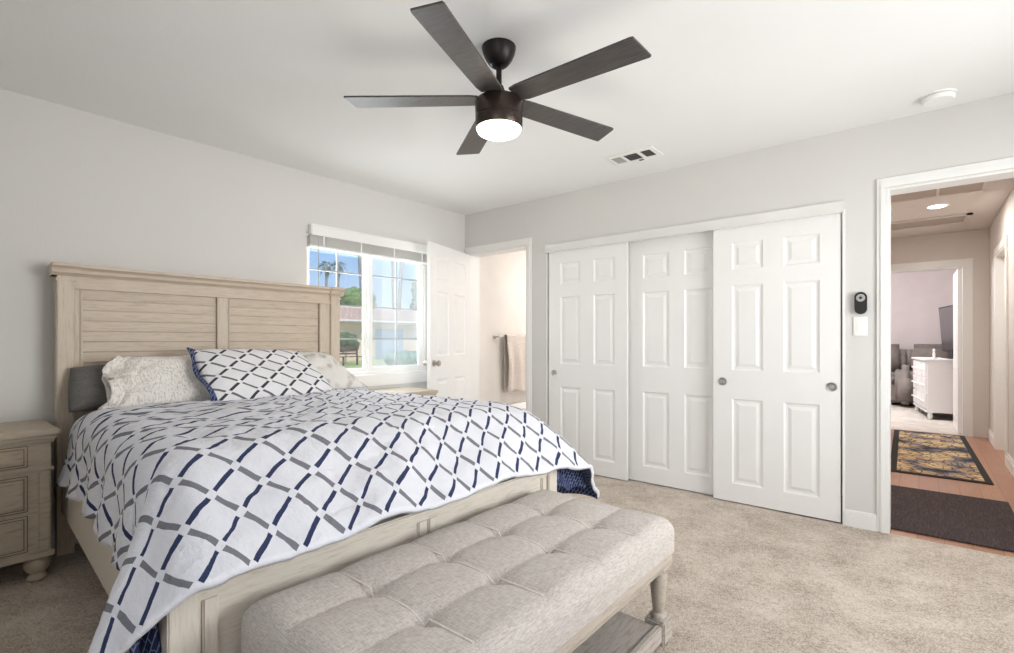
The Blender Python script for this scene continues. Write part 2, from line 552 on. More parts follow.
class MB:
    """collects shapes (world coordinates) and links them as ONE mesh object"""

    def __init__(self):
        self.bm = bmesh.new()

    def box(self, x0, x1, y0, y1, z0, z1, bev=0.0, seg=2, fn=None):
        r = bmesh.ops.create_cube(self.bm, size=1.0)
        vs_ = r['verts']
        for v in vs_:
            v.co = Vector(((x0 + x1) / 2 + v.co.x * (x1 - x0), (y0 + y1) / 2 + v.co.y * (y1 - y0), (z0 + z1) / 2 + v.co.z * (z1 - z0)))
        if bev > 0:
            es = {e_ for v in vs_ for e_ in v.link_edges}
            bmesh.ops.bevel(self.bm, geom=list(es), offset=bev, segments=seg, affect='EDGES', clamp_overlap=True)
        return self

    def quadface(self, pts):
        self.bm.faces.new([self.bm.verts.new(p) for p in pts])
        return self

    def lathe(self, prof, c, n=24, axis='Z', cap=True):
        """prof: list of (r, h) from bottom to top; c = base centre"""
        rings = []
        for r, h in prof:
            ring = []
            for i in range(n):
                a = 2 * pi * i / n
                p = (r * cos(a), r * sin(a), h)
                if axis == 'X':
                    p = (h, p[0], p[1])
                elif axis == 'Y':
                    p = (p[0], h, p[1])
                ring.append(self.bm.verts.new((c[0] + p[0], c[1] + p[1], c[2] + p[2])))
            rings.append(ring)
        for a, b in zip(rings, rings[1:]):
            for i in range(n):
                self.bm.faces.new((a[i], a[(i + 1) % n], b[(i + 1) % n], b[i]))
        if cap:
            self.bm.faces.new(rings[0][::-1])
            self.bm.faces.new(rings[-1])
        return self

    def tube(self, pts, r, n=8, r1=None):
        pts = [Vector(p) for p in pts]
        rings = []
        for i, p in enumerate(pts):
            t = (pts[min(i + 1, len(pts) - 1)] - pts[max(i - 1, 0)]).normalized()
            u = t.cross(Vector((0, 0, 1)))
            if u.length < 1e-3:
                u = t.cross(Vector((0, 1, 0)))
            u.normalize()
            w = t.cross(u)
            rr = r if r1 is None else r + (r1 - r) * i / max(1, len(pts) - 1)
            rings.append([self.bm.verts.new(p + (u * cos(2 * pi * k / n) + w * sin(2 * pi * k / n)) * rr) for k in range(n)])
        for a, b in zip(rings, rings[1:]):
            for i in range(n):
                self.bm.faces.new((a[i], a[(i + 1) % n], b[(i + 1) % n], b[i]))
        self.bm.faces.new(rings[0][::-1])
        self.bm.faces.new(rings[-1])
        return self

    def prism(self, poly, axis, a0, a1):
        """poly in the two other axes (in x,y,z order), extruded along axis"""
        def pt(p, a):
            if axis == 'X':
                return (a, p[0], p[1])
            if axis == 'Y':
                return (p[0], a, p[1])
            return (p[0], p[1], a)
        lo = [self.bm.verts.new(pt(p, a0)) for p in poly]
        hi = [self.bm.verts.new(pt(p, a1)) for p in poly]
        n = len(poly)
        self.bm.faces.new(lo[::-1])
        self.bm.faces.new(hi)
        for i in range(n):
            self.bm.faces.new((lo[i], lo[(i + 1) % n], hi[(i + 1) % n], hi[i]))
        return self

    def grid(self, f, nu, nv, uvf=None):
        uvl = (self.bm.loops.layers.uv.get('UVMap') or self.bm.loops.layers.uv.new('UVMap')) if uvf else None
        g = [[self.bm.verts.new(f(i / nu, j / nv)) for j in range(nv + 1)] for i in range(nu + 1)]
        for i in range(nu):
            for j in range(nv):
                fc = self.bm.faces.new((g[i][j], g[i + 1][j], g[i + 1][j + 1], g[i][j + 1]))
                if uvf:
                    for lp, (a, b) in zip(fc.loops, ((i, j), (i + 1, j), (i + 1, j + 1), (i, j + 1))):
                        lp[uvl].uv = uvf(a / nu, b / nv)
        return self

    def panel(self, w, h, t, panels, place):
        """slab w x h x t with moulded panels on both faces; place maps (u, v, n) to world"""
        xs = sorted({0, w} | {p[0] for p in panels} | {p[1] for p in panels})
        ys = sorted({0, h} | {p[2] for p in panels} | {p[3] for p in panels})
        bm = self.bm
        for sgn in (1, -1):
            f = sgn * t / 2
            cache = {}

            def V(u, v, n):
                k = (round(u, 5), round(v, 5), round(n, 5))
                if k not in cache:
                    cache[k] = bm.verts.new(place(u, v, f - sgn * n))
                return cache[k]
            for x0, x1 in zip(xs, xs[1:]):
                for y0, y1 in zip(ys, ys[1:]):
                    if any(p[0] <= (x0 + x1) / 2 <= p[1] and p[2] <= (y0 + y1) / 2 <= p[3] for p in panels):
                        rect = [(0, 0), (0.010, 0.009), (0.024, 0.010), (0.046, 0.003)]
                        rings = [[V(x0 + i_, y0 + i_, d_), V(x1 - i_, y0 + i_, d_), V(x1 - i_, y1 - i_, d_), V(x0 + i_, y1 - i_, d_)] for i_, d_ in rect]
                        for a, b in zip(rings, rings[1:]):
                            for k in range(4):
                                bm.faces.new((a[k], a[(k + 1) % 4], b[(k + 1) % 4], b[k]))
                        bm.faces.new(rings[-1])
                    else:
                        bm.faces.new((V(x0, y0, 0), V(x1, y0, 0), V(x1, y1, 0), V(x0, y1, 0)))
        for a, b in (((0, 0), (w, 0)), ((w, 0), (w, h)), ((w, h), (0, h)), ((0, h), (0, 0))):
            self.quadface([place(a[0], a[1], -t / 2), place(b[0], b[1], -t / 2), place(b[0], b[1], t / 2), place(a[0], a[1], t / 2)])
        return self

    def build(self, name, mat, parent=None, smooth=False, fn=None, angle=None, origin=None, recalc=True):
        bm = self.bm
        if fn:
            for v in bm.verts:
                v.co = Vector(fn(*v.co))
        if recalc:
            bmesh.ops.recalc_face_normals(bm, faces=bm.faces)
        if parent is not None:
            off = ABS[parent.name]
        elif origin is not None:
            off = Vector(origin)
        else:
            xs = [v.co for v in bm.verts]
            lo = Vector((min(p.x for p in xs), min(p.y for p in xs), min(p.z for p in xs)))
            hi = Vector((max(p.x for p in xs), max(p.y for p in xs), max(p.z for p in xs)))
            off = Vector(((lo.x + hi.x) / 2, (lo.y + hi.y) / 2, lo.z))
        for v in bm.verts:
            v.co -= off
        me = bpy.data.meshes.new(name)
        bm.to_mesh(me)
        bm.free()
        for m_ in (mat if isinstance(mat, (list, tuple)) else [mat]):
            me.materials.append(m_)
        if smooth:
            for p in me.polygons:
                p.use_smooth = True
            if angle:
                me.set_sharp_from_angle(angle=radians(angle))
        o = bpy.data.objects.new(name, me)
        C.objects.link(o)
        if parent is not None:
            o.parent = parent
        else:
            o.location = off
        ABS[o.name] = off.copy()
        return o


def tag(o, label=None, cat=None, group=None, kind=None):
    if label:
        o['label'] = label
    if cat:
        o['category'] = cat
    if group:
        o['group'] = group
    if kind:
        o['kind'] = kind
    return o


def thing(name, label, cat, loc, group=None, kind=None):
    o = bpy.data.objects.new(name, None)
    o.empty_display_size = 0.1
    C.objects.link(o)
    o.location = loc
    ABS[o.name] = Vector(loc)
    return tag(o, label, cat, group, kind)


def struct(o, label, cat):
    return tag(o, label, cat, None, 'structure')


def N(x, y=0.0, z=0.0):
    return mnoise.noise(Vector((x, y, z)))


def sm(a, b, x):
    t = max(0.0, min(1.0, (x - a) / (b - a)))
    return t * t * (3 - 2 * t)


# ------------------------------------------------------------------ room shell
XA, YB, CZ = -3.662, 3.712, 2.44
XR, YK = 1.15, -0.75          # right wall, back wall
TH = 0.13


def wall_y(name, y0, y1, x0, x1, z0, z1, holes, mat, label):
    """wall across Y thickness with holes (x0,x1,z0,z1)"""
    m = MB()
    xs = sorted({x0, x1} | {h[0] for h in holes} | {h[1] for h in holes})
    zs = sorted({z0, z1} | {h[2] for h in holes} | {h[3] for h in holes})
    for a, b in zip(xs, xs[1:]):
        for c, d in zip(zs, zs[1:]):
            if not any(h[0] <= (a + b) / 2 <= h[1] and h[2] <= (c + d) / 2 <= h[3] for h in holes):
                m.box(a, b, y0, y1, c, d)
    bmesh.ops.remove_doubles(m.bm, verts=m.bm.verts, dist=1e-5)
    return struct(m.build(name, mat), label, 'wall')


def wall_x(name, x0, x1, y0, y1, z0, z1, holes, mat, label):
    m = MB()
    ys = sorted({y0, y1} | {h[0] for h in holes} | {h[1] for h in holes})
    zs = sorted({z0, z1} | {h[2] for h in holes} | {h[3] for h in holes})
    for a, b in zip(ys, ys[1:]):
        for c, d in zip(zs, zs[1:]):
            if not any(h[0] <= (a + b) / 2 <= h[1] and h[2] <= (c + d) / 2 <= h[3] for h in holes):
                m.box(x0, x1, a, b, c, d)
    bmesh.ops.remove_doubles(m.bm, verts=m.bm.verts, dist=1e-5)
    return struct(m.build(name, mat), label, 'wall')


WIN = (1.975, 3.205, 0.84, 1.985)
BD = (-3.60, -2.842, 0.0, 2.03)      # bathroom doorway
CL = (-2.625, -0.384, 0.0, 1.985)    # closet opening
HD = (-0.170, 0.66, 0.0, 2.04)       # hall doorway

struct(MB().box(XA - TH, XR + TH, YK - TH, YB + 0.005, -0.12, 0).build('floor', M['carpet']), 'beige carpeted floor of the bedroom', 'floor')
struct(MB().box(XA - TH, XR + TH, YK - TH, YB + TH, CZ, CZ + 0.12).build('ceiling', M['ceiling']), 'white ceiling of the bedroom', 'ceiling')
wall_x('wall_left', XA - TH, XA, YK - TH, YB + TH, 0, CZ, [WIN], M['wall'], 'light grey bedroom wall behind the headboard with the window')
wall_y('wall_far', YB, YB + TH, XA, XR + TH, 0, CZ, [BD, CL, HD], M['wall'], 'light grey bedroom wall around the closet and the two doorways')
wall_x('wall_right', XR, XR + TH, YK - TH, YB, 0, CZ, [(1.3, 3.2, 0.68, 1.9)], M['wall'], 'light grey bedroom wall to the right of the camera')
wall_y('wall_back', YK - TH, YK, XA, XR, 0, CZ, [(-0.75, 1.05, 0.9, 2.1)], M['wall'], 'light grey bedroom wall behind the camera')
# closet interior
m = MB()
m.box(-2.75, -0.26, YB + TH + 0.55, YB + TH + 0.60, 0, CZ)
m.box(-2.75, -2.70, YB + TH, YB + TH + 0.55, 0, CZ)
m.box(-0.31, -0.26, YB + TH, YB + TH + 0.55, 0, CZ)
m.box(-2.75, -0.26, YB + TH, YB + TH + 0.60, CZ, CZ + 0.05)
struct(m.build('wall_closet', M['wall']), 'inner walls of the closet behind the sliding doors', 'wall')
struct(MB().box(-2.75, -0.26, YB + 0.005, YB + TH + 0.60, -0.1, 0).build('floor_closet', M['carpet']), 'carpet floor inside the closet', 'floor')

# baseboards
m = MB()
m.box(-0.384 + 0.004, -0.215, YB - 0.014, YB, 0, 0.085)
m.box(-0.384 + 0.004, -0.215, YB - 0.009, YB, 0.085, 0.1, 0.003)
struct(m.build('baseboard_far', M['trim']), 'short white baseboard between the closet and the hall doorway', 'baseboard')
m = MB()
m.box(XA, XA + 0.014, YK, 0.7, 0, 0.1, 0.003)
m.box(XA, XA + 0.014, 2.1, 3.6, 0, 0.1, 0.003)
struct(m.build('baseboard_left', M['trim']), 'white baseboard along the wall behind the bed', 'baseboard')


def casing(name, x0, x1, zt, w, y, label, ws=None, left=True, right=True, lclip=None, depth=TH, side=-1):
    """door casing + jamb around an opening in a Y wall, with a stepped profile"""
    m = MB()
    ws = ws or w
    xl = x0 - w if lclip is None else lclip
    for (d, a) in ((0.012, 1.0), (0.019, 0.62)):
        ww = w * a
        wv = ws * a
        if left:
            m.box(max(xl, x0 - wv), x0, y + side * d if side < 0 else y, y if side < 0 else y + d, 0, zt, 0.003)
        if right:
            m.box(x1, x1 + wv, y + side * d if side < 0 else y, y if side < 0 else y + d, 0, zt, 0.003)
        m.box(max(xl, x0 - wv), x1 + wv, y + side * d if side < 0 else y, y if side < 0 else y + d, zt, zt + ww, 0.003)
    j = 0.016
    m.box(x0 - 0.001, x0 + j, y - 0.006, y + depth + 0.006, 0, zt)
    m.box(x1 - j, x1 + 0.001, y - 0.006, y + depth + 0.006, 0, zt)
    m.box(x0 + j, x1 - j, y - 0.006, y + depth + 0.006, zt - j, zt)
    return struct(m.build(name, M['trim']), label, 'door trim')


casing('trim_1', BD[0], BD[1], BD[3], 0.065, YB, 'white casing around the bathroom doorway beside the closet', ws=0.05, lclip=XA + 0.002)
casing('trim_2', HD[0], HD[1], HD[3], 0.060, YB, 'white casing around the hall doorway at the right', ws=0.046)
# closet track with fascia
m = MB()
m.box(CL[0] - 0.01, CL[1] + 0.005, YB - 0.022, YB + 0.0, 1.93, 2.002, 0.004)
m.box(CL[0], CL[1], YB + 0.0, YB + 0.115, 1.955, 1.985)
m.box(CL[0], CL[1], YB - 0.026, YB - 0.02, 1.93, 1.936)
struct(m.build('trim_3', M['alu']), 'bright metal track fascia above the closet doors', 'door track')
m = MB()
m.box(CL[0] - 0.001, CL[0] + 0.004, YB - 0.006, YB + TH, 0, 1.95)
m.box(CL[1] - 0.002, CL[1] + 0.010, YB - 0.008, YB + TH, 0, 1.95)
struct(m.build('trim_4', M['trim']), 'white jambs at both ends of the closet opening', 'door trim')


def six(w, rows, cols):
    return [(c0, c1, r0, r1) for c0, c1 in cols for r0, r1 in rows]


ROWS = [(0.135, 0.73), (0.93, 1.525), (1.635, 1.825)]
CLW = 0.79


def closet_door(name, x0, x1, yc, cols, label, pulls):
    zb = 0.008
    zt = 1.955
    m = MB()
    ps = [(a - x0, b - x0, r0 - zb, r1 - zb) for a, b in cols for r0, r1 in ROWS]
    m.panel(x1 - x0, zt - zb, 0.026, ps, lambda u, v, n: (x0 + u, yc - n, zb + v))
    o = struct(m.build(name, M['door'], smooth=False), label, 'closet door')
    for px in pulls:
        p = MB()
        p.lathe([(0.0, -0.001), (0.018, -0.001), (0.02, -0.004), (0.027, -0.005), (0.029, -0.002), (0.029, 0.002)], (px, yc - 0.0135, 0.848), 24, 'Y', cap=False)
        h = p.build('handle', M['steel'], o, True, angle=40)
        h['label'] = 'round recessed nickel finger pull'
        k = MB()
        k.lathe([(0.011, -0.0035), (0.011, 0.001)], (px, yc - 0.0135, 0.848), 16, 'Y')
        k.build('pull_cup', M['grey_plastic'], h, True, angle=40)
    return o


closet_door('door_2', CL[0] + 0.022, -1.838, YB + 0.014, [(-2.478, -2.273), (-2.144, -1.945)], 'white six-panel sliding closet door at the left end, next to the bathroom doorway', [-2.545])
closet_door('door_3', -1.88, -1.05, YB + 0.072, [(-1.727, -1.513), (-1.393, -1.192)], 'white six-panel sliding closet door in the middle, partly behind its right neighbour', [])
closet_door('door_4', -1.163, CL[1] - 0.012, YB + 0.014, [(-1.036, -0.837), (-0.712, -0.507)], 'white six-panel sliding closet door in front, with two round nickel pulls', [-1.099, -0.443])

# bathroom door, standing open
hx, hy = -3.598, YB - 0.012
fx, fy = -3.367, 2.955
L = hypot(fx - hx, fy - hy)
ux, uy = (fx - hx) / L, (fy - hy) / L
nx, ny = -uy, ux
rows = [(0.21, 0.82), (1.03, 1.58), (1.69, 1.90)]
rows = [(0.16, 0.77), (0.98, 1.57), (1.68, 1.885)]
m = MB()
m.panel(L, 2.0, 0.035, [(c0, c1, r0, r1) for c0, c1 in ((0.11, 0.335), (0.445, 0.67)) for r0, r1 in rows],
        lambda u, v, n: (hx + ux * u + nx * n, hy + uy * u + ny * n, 0.015 + v))
bd = struct(m.build('door_1', M['door']), 'white six-panel bathroom door standing open beside the window', 'door')
for s in (1, -1):
    k = MB()
    kx, ky = hx + ux * (L - 0.06), hy + uy * (L - 0.06)
    prof = [(0.030, 0.0), (0.030, 0.006), (0.012, 0.010), (0.011, 0.030), (0.022, 0.036), (0.028, 0.048), (0.025, 0.060), (0.012, 0.066)]
    rings = []
    for r, h in prof:
        rings.append([k.bm.verts.new((kx + s * nx * (0.0175 + h) + ux * r * cos(a * pi / 10), ky + s * ny * (0.0175 + h) + uy * r * cos(a * pi / 10), 0.935 + r * sin(a * pi / 10))) for a in range(20)])
    for a, b in zip(rings, rings[1:]):
        for i in range(20):
            k.bm.faces.new((a[i], a[(i + 1) % 20], b[(i + 1) % 20], b[i]))
    k.bm.faces.new(rings[-1])
    k.build('door_knob', M['steel'], bd, True, angle=40)

# ------------------------------------------------------------------ bedroom window
wy0, wy1, wz0, wz1 = WIN
gx = XA - 0.06
w1 = thing('window_1', 'white two-pane sliding window above the far nightstand', 'window', (XA - 0.05, (wy0 + wy1) / 2, wz0), kind='structure')


def frame_rect(m, x0, x1, y0, y1, z0, z1, w, bev=0.003):
    m.box(x0, x1, y0, y0 + w, z0, z1, bev)
    m.box(x0, x1, y1 - w, y1, z0, z1, bev)
    m.box(x0, x1, y0 + w, y1 - w, z0, z0 + w, bev)
    m.box(x0, x1, y0 + w, y1 - w, z1 - w, z1, bev)


m = MB()
frame_rect(m, XA - 0.115, XA - 0.03, wy0, wy1, wz0, wz1, 0.028)
m.box(XA - 0.03, XA + 0.012, wy0 - 0.01, wy1 + 0.01, wz0 - 0.03, wz0 + 0.004, 0.004)
m.box(XA - 0.002, XA + 0.01, wy0, wy1 + 0.05, wz0 - 0.095, wz0 - 0.03, 0.004)
m.build('window_frame', M['trim'], w1)
m = MB()
frame_rect(m, gx - 0.03, gx + 0.0, wy0 + 0.026, 2.560, wz0 + 0.03, wz1 - 0.028, 0.03)
sash = m.build('left_sash', M['trim'], w1)
sash.name = 'sash'
m = MB()
frame_rect(m, gx + 0.0, gx + 0.028, 2.560, 3.160, wz0 + 0.03, wz1 - 0.028, 0.04)
m.box(gx - 0.03, gx + 0.02, 3.158, wy1 - 0.026, wz0 + 0.03, wz1 - 0.028)
sash2 = m.build('sash', M['trim'], w1)
ABS[sash.name] = ABS[w1.name]
ABS[sash2.name] = ABS[w1.name]
for sh, y0, y1, xx in ((sash, 2.03, 2.532, gx - 0.016), (sash2, 2.598, 3.122, gx + 0.012)):
    g = MB()
    g.box(xx - 0.002, xx + 0.002, y0, y1, wz0 + 0.055, wz1 - 0.055)
    g.build('pane', M['glass'], sh)
    b = MB()
    ym = (y0 + y1) / 2
    b.box(xx - 0.007, xx + 0.007, ym - 0.006, ym + 0.006, wz0 + 0.055, wz1 - 0.055)
    for zz in (1.707, 1.43, 1.152):
        b.box(xx - 0.0065, xx + 0.0065, y0, y1, zz - 0.006, zz + 0.006)
    b.build('muntin', M['grey_plastic'], sh)
b = MB()
b.box(gx + 0.026, gx + 0.045, 2.552, 2.572, 1.38, 1.47, 0.005)
b.build('latch', M['white_plastic'], w1)
g = MB()
g.box(XA - 0.112, XA - 0.110, 2.57, wy1 - 0.02, wz0 + 0.02, wz1 - 0.02)
g.build('insect_screen', M['screen_mesh'], w1)

bl = thing('window_blind', 'white slatted blind pulled up under its valance at the window top', 'blind', (XA, 2.58, 1.86))
m = MB()
m.box(XA, XA + 0.055, 1.985, 3.205, 1.955, 2.035, 0.006)
m.box(XA, XA + 0.062, 1.981, 3.21, 2.022, 2.038, 0.004)
m.build('valance', M['trim'], bl)
m = MB()
for i in range(9):
    z = 1.951 - i * 0.0078
    m.box(XA - 0.022, XA + 0.035, 1.985, 3.185, z - 0.0042, z - 0.0004, 0.001)
m.build('slats', M['blind'], bl)
MB().box(XA - 0.02, XA + 0.033, 1.985, 3.185, 1.864, 1.882, 0.004).build('bottom_rail', M['trim'], bl)
for yy in (2.10, 2.44, 2.78, 3.10):
    MB().box(XA + 0.0355, XA + 0.0365, yy - 0.006, yy + 0.006, 1.866, 1.955).build('ladder_tape', M['white_plastic'], bl)
MB().tube([(XA + 0.03, 2.055, 1.95), (XA + 0.032, 2.056, 1.5), (XA + 0.03, 2.055, 1.02)], 0.003).build('pull_cord', M['grey_plastic'], bl)

# unseen windows added on the camera's side to let side and fill light in
for nm, rect, ax, lab in (('window_2', (1.3, 3.2, 0.68, 1.9), 'X', 'unseen white-framed window added in the wall to the right of the camera for side light'), ('window_3', (-0.75, 1.05, 0.9, 2.1), 'Y', 'unseen white-framed window added in the wall behind the camera for fill light')):
    m = MB()
    a0, a1, b0, b1 = rect
    for (p0, p1, q0, q1) in ((a0, a0 + 0.05, b0, b1), (a1 - 0.05, a1, b0, b1), (a0, a1, b0, b0 + 0.05), (a0, a1, b1 - 0.05, b1), ((a0 + a1) / 2 - 0.025, (a0 + a1) / 2 + 0.025, b0, b1)):
        if ax == 'X':
            m.box(XR + 0.04, XR + 0.09, p0, p1, q0, q1)
        else:
            m.box(p0, p1, YK - 0.09, YK - 0.04, q0, q1)
    struct(m.build(nm, M['trim']), lab, 'window')
struct(MB().box(XR, XR + 1.4, YK - 0.5, YB + 0.2, 2.5, 2.6).build('roof', M['trim']), 'unseen eave added to keep direct sun out of the right-hand window', 'roof')  # unseen overhang added to block direct sun at the right window

# ------------------------------------------------------------------ bathroom beyond the far-left doorway
bx0, bx1, by1 = XA, -2.0, 5.5
m = MB()
m.box(bx0 - 0.1, bx0, YB + TH, by1, 0, CZ)
m.box(bx0 - 0.1, bx1 + 0.1, by1, by1 + 0.1, 0, CZ)
m.box(-2.76, -2.75, YB + TH, YB + TH + 0.62, 0, CZ)
m.box(-2.75, bx1, YB + TH + 0.605, YB + TH + 0.62, 0, CZ)
m.box(bx1, bx1 + 0.1, YB + TH + 0.605, by1, 0, CZ)
struct(m.build('wall_bathroom', M['bath_wall']), 'warm cream bathroom walls seen through the far-left doorway', 'wall')
struct(MB().box(bx0 - 0.1, bx1 + 0.1, YB + 0.005, by1 + 0.1, -0.1, -0.001).build('floor_bathroom', M['concrete']), 'pale bathroom floor', 'floor')
struct(MB().box(bx0 - 0.1, bx1 + 0.1, YB + TH, by1 + 0.1, CZ, CZ + 0.1).build('ceiling_bathroom', M['ceiling']), 'white bathroom ceiling', 'ceiling')

tb = thing('towel_bar', 'metal towel bar on the cream bathroom wall', 'towel bar', (bx0, 4.5, 1.18))
MB().tube([(bx0 + 0.052, 4.17, 1.18), (bx0 + 0.052, 4.92, 1.18)], 0.008, 10).build('bar', M['steel'], tb, True, angle=40)
for yy in (4.175, 4.915):
    m = MB()
    m.lathe([(0.022, 0), (0.022, 0.008), (0.010, 0.014), (0.010, 0.06)], (bx0, yy, 1.18), 16, 'X')
    m.build('bracket', M['steel'], tb, True, angle=40)


def towel_f(u, v):
    y = 4.30 + 0.50 * u
    L_ = v * 1.46
    f = 0.018 * sin(u * 17 + 0.6 * sin(v * 4)) * min(1, abs(L_ - 0.73) * 3) + 0.006 * N(u * 6, v * 5)
    if L_ < 0.71:
        return (bx0 + 0.086 + f, y + 0.01 * sin(v * 9), 0.56 + L_ * 0.89 + 0.012 * sin(u * 7))
    if L_ > 0.75:
        return (bx0 + 0.030 + f * 0.25, y, 1.19 - (L_ - 0.75) * 0.9)
    a = (L_ - 0.71) / 0.04 * pi
    return (bx0 + 0.058 + 0.028 * cos(a), y, 1.193 + 0.012 * sin(a))


t_ = MB().grid(towel_f, 60, 90).build('bath_towel', M['towel'], None, True, recalc=False)
md = t_.modifiers.new('thick', 'SOLIDIFY')
md.thickness = 0.006
tag(t_, 'beige bath towel hanging over the bar in the bathroom', 'towel')
# tub
tu = thing('bathtub', 'white bathtub under the hanging towel in the bathroom', 'bathtub', (bx0 + 0.4, 4.72, 0))
m = MB()
m.box(bx0 + 0.0, bx0 + 0.78, 4.12, 4.14, 0, 0.40)
m.box(bx0 + 0.76, bx0 + 0.78, 4.12, 5.48, 0, 0.40)
m.build('apron', M['porcelain'], tu)
m = MB()


def ring_pt(k, n, rx, ry):
    a = 2 * pi * k / n
    ca, sa = cos(a), sin(a)
    return (bx0 + 0.40 + rx * math.copysign(abs(ca) ** 0.45, ca), 4.80 + ry * math.copysign(abs(sa) ** 0.45, sa))


prof = [(0.385, 0.675, 0.36), (0.39, 0.68, 0.40), (0.38, 0.67, 0.415), (0.32, 0.60, 0.415), (0.305, 0.58, 0.40), (0.26, 0.50, 0.10), (0.2, 0.42, 0.07)]
rg = [[m.bm.verts.new((*ring_pt(k, 40, rx, ry), z)) for k in range(40)] for rx, ry, z in prof]
for a, b in zip(rg, rg[1:]):
    for k in range(40):
        m.bm.faces.new((a[k], a[(k + 1) % 40], b[(k + 1) % 40], b[k]))
m.bm.faces.new(rg[-1])
m.build('basin', M['porcelain'], tu, True)

# ------------------------------------------------------------------ hall and far room beyond the right doorway
hx0, hx1, hy1 = -0.62, 0.585, 8.06
struct(MB().box(hx0 - 0.1, 0.9, YB + 0.005, hy1 + 0.06, -0.1, 0.0).build('floor_hall', M['planks']), 'honey-coloured plank floor of the hall', 'floor')
wall_x('wall_hall_right', hx1, hx1 + 0.12, YB + TH, hy1, 0, CZ, [(6.42, 7.28, 0, 2.02)], M['hall_wall'], 'beige right-hand wall of the hall')
wall_x('wall_hall_left', hx0 - 0.12, hx0, YB + TH, hy1, 0, CZ, [], M['hall_wall'], 'beige left-hand wall of the hall')
FD = (-0.46, 0.372, 0, 2.035)
wall_y('wall_hall_far', hy1, hy1 + 0.12, hx0 - 0.1, hx1 + 0.1, 0, CZ, [FD], M['hall_wall'], 'beige end wall of the hall around the far doorway')
struct(MB().box(hx0 - 0.12, 0.9, YB + TH, hy1 + 0.12, CZ, CZ + 0.1).build('ceiling_hall', M['hall_wall']), 'beige ceiling of the hall', 'ceiling')
casing('trim_5', FD[0], FD[1], FD[3], 0.075, hy1, 'white casing around the doorway at the end of the hall', depth=0.12)
m = MB()
for (y0, y1, z0, z1) in ((6.345, 6.42, 0, 2.02), (7.28, 7.355, 0, 2.02), (6.345, 7.355, 2.02, 2.095)):
    m.box(hx1 - 0.016, hx1, y0, y1, z0, z1, 0.003)
m.box(hx1 - 0.01, hx1 + 0.13, 6.42, 6.435, 0, 2.02)
m.box(hx1 - 0.01, hx1 + 0.13, 7.265, 7.28, 0, 2.02)
m.box(hx1 - 0.01, hx1 + 0.13, 6.435, 7.265, 2.005, 2.02)
struct(m.build('trim_6', M['trim']), 'white casing around the door in the hall side wall', 'door trim')
m = MB()
m.panel(0.83, 2.0, 0.035, [(c0, c1, r0, r1) for c0, c1 in ((0.11, 0.36), (0.47, 0.72)) for r0, r1 in rows], lambda u, v, n: (hx1 + 0.10 + n, 6.435 + u, 0.004 + v))
struct(m.build('door_5', M['door']), 'white door closed in the recess of the hall side wall', 'door')
m = MB()
for y0, y1 in ((YB + TH, 6.345), (7.355, hy1)):
    m.box(hx1 - 0.015, hx1, y0, y1, 0, 0.10, 0.003)
    m.box(hx1 - 0.010, hx1, y0, y1, 0.10, 0.125, 0.003)
struct(m.build('baseboard_hall', M['trim']), 'white baseboard along the hall wall', 'baseboard')
# open door at the end of the hall
m = MB()
m.panel(0.78, 2.0, 0.038, [(c0, c1, r0, r1) for c0, c1 in ((0.10, 0.335), (0.445, 0.68)) for r0, r1 in rows], lambda u, v, n: (0.338 + n - 0.02 * u, hy1 + 0.13 + u, 0.012 + v))
d6 = struct(m.build('door_6', M['door']), 'white door open into the far room, seen edge-on', 'door')
for z in (0.25, 1.05, 1.8):
    MB().box(0.357, 0.366, hy1 + 0.11, hy1 + 0.135, z - 0.045, z + 0.045, 0.002).build('hinge', M['steel'], d6)

# far room
struct(MB().box(-2.6, 1.6, hy1 + 0.06, 12.5, -0.1, 0.0).build('floor_far_room', M['far_carpet']), 'pale carpet of the far room', 'floor')
m = MB()
m.box(-2.6, 1.6, 12.3, 12.4, 0, CZ)
m.box(-2.6, -2.5, hy1 + 0.12, 12.3, 0, CZ)
m.box(1.1, 1.2, hy1 + 0.12, 12.3, 0, CZ)
m.box(-2.5, hx0 - 0.1, hy1 + 0.06, hy1 + 0.12, 0, CZ)
m.box(hx1 + 0.1, 1.1, hy1 + 0.06, hy1 + 0.12, 0, CZ)
struct(m.build('wall_far_room', M['far_wall']), 'pinkish walls of the room beyond the hall', 'wall')
struct(MB().box(-2.6, 1.6, hy1 + 0.12, 12.5, CZ, CZ + 0.1).build('ceiling_far_room', M['ceiling']), 'white ceiling of the far room', 'ceiling')

# rugs
ra = radians(0)
m = MB()
m.box(-0.30, 0.455, 3.80, 4.93, 0.0, 0.010, 0.003)
rg_ = m.build('hall_rug', M['rug_plain'])
tag(rg_, 'plain dark brown rug just inside the hall doorway', 'rug')
rr = thing('runner_rug', 'black and gold floral runner rug farther down the hall', 'rug', (0.06, 6.8, 0.0))
sk = lambda x, y, z: (x - 0.022 * (y - 5.48), y, z)
MB().box(-0.232, 0.425, 5.47, 8.02, 0.0, 0.008, 0.002).build('border', M['rug_border'], rr, fn=sk)
MB().box(-0.180, 0.378, 5.53, 7.96, 0.004, 0.0095, 0.001).build('floral_field', M['rug_floral'], rr, fn=sk)

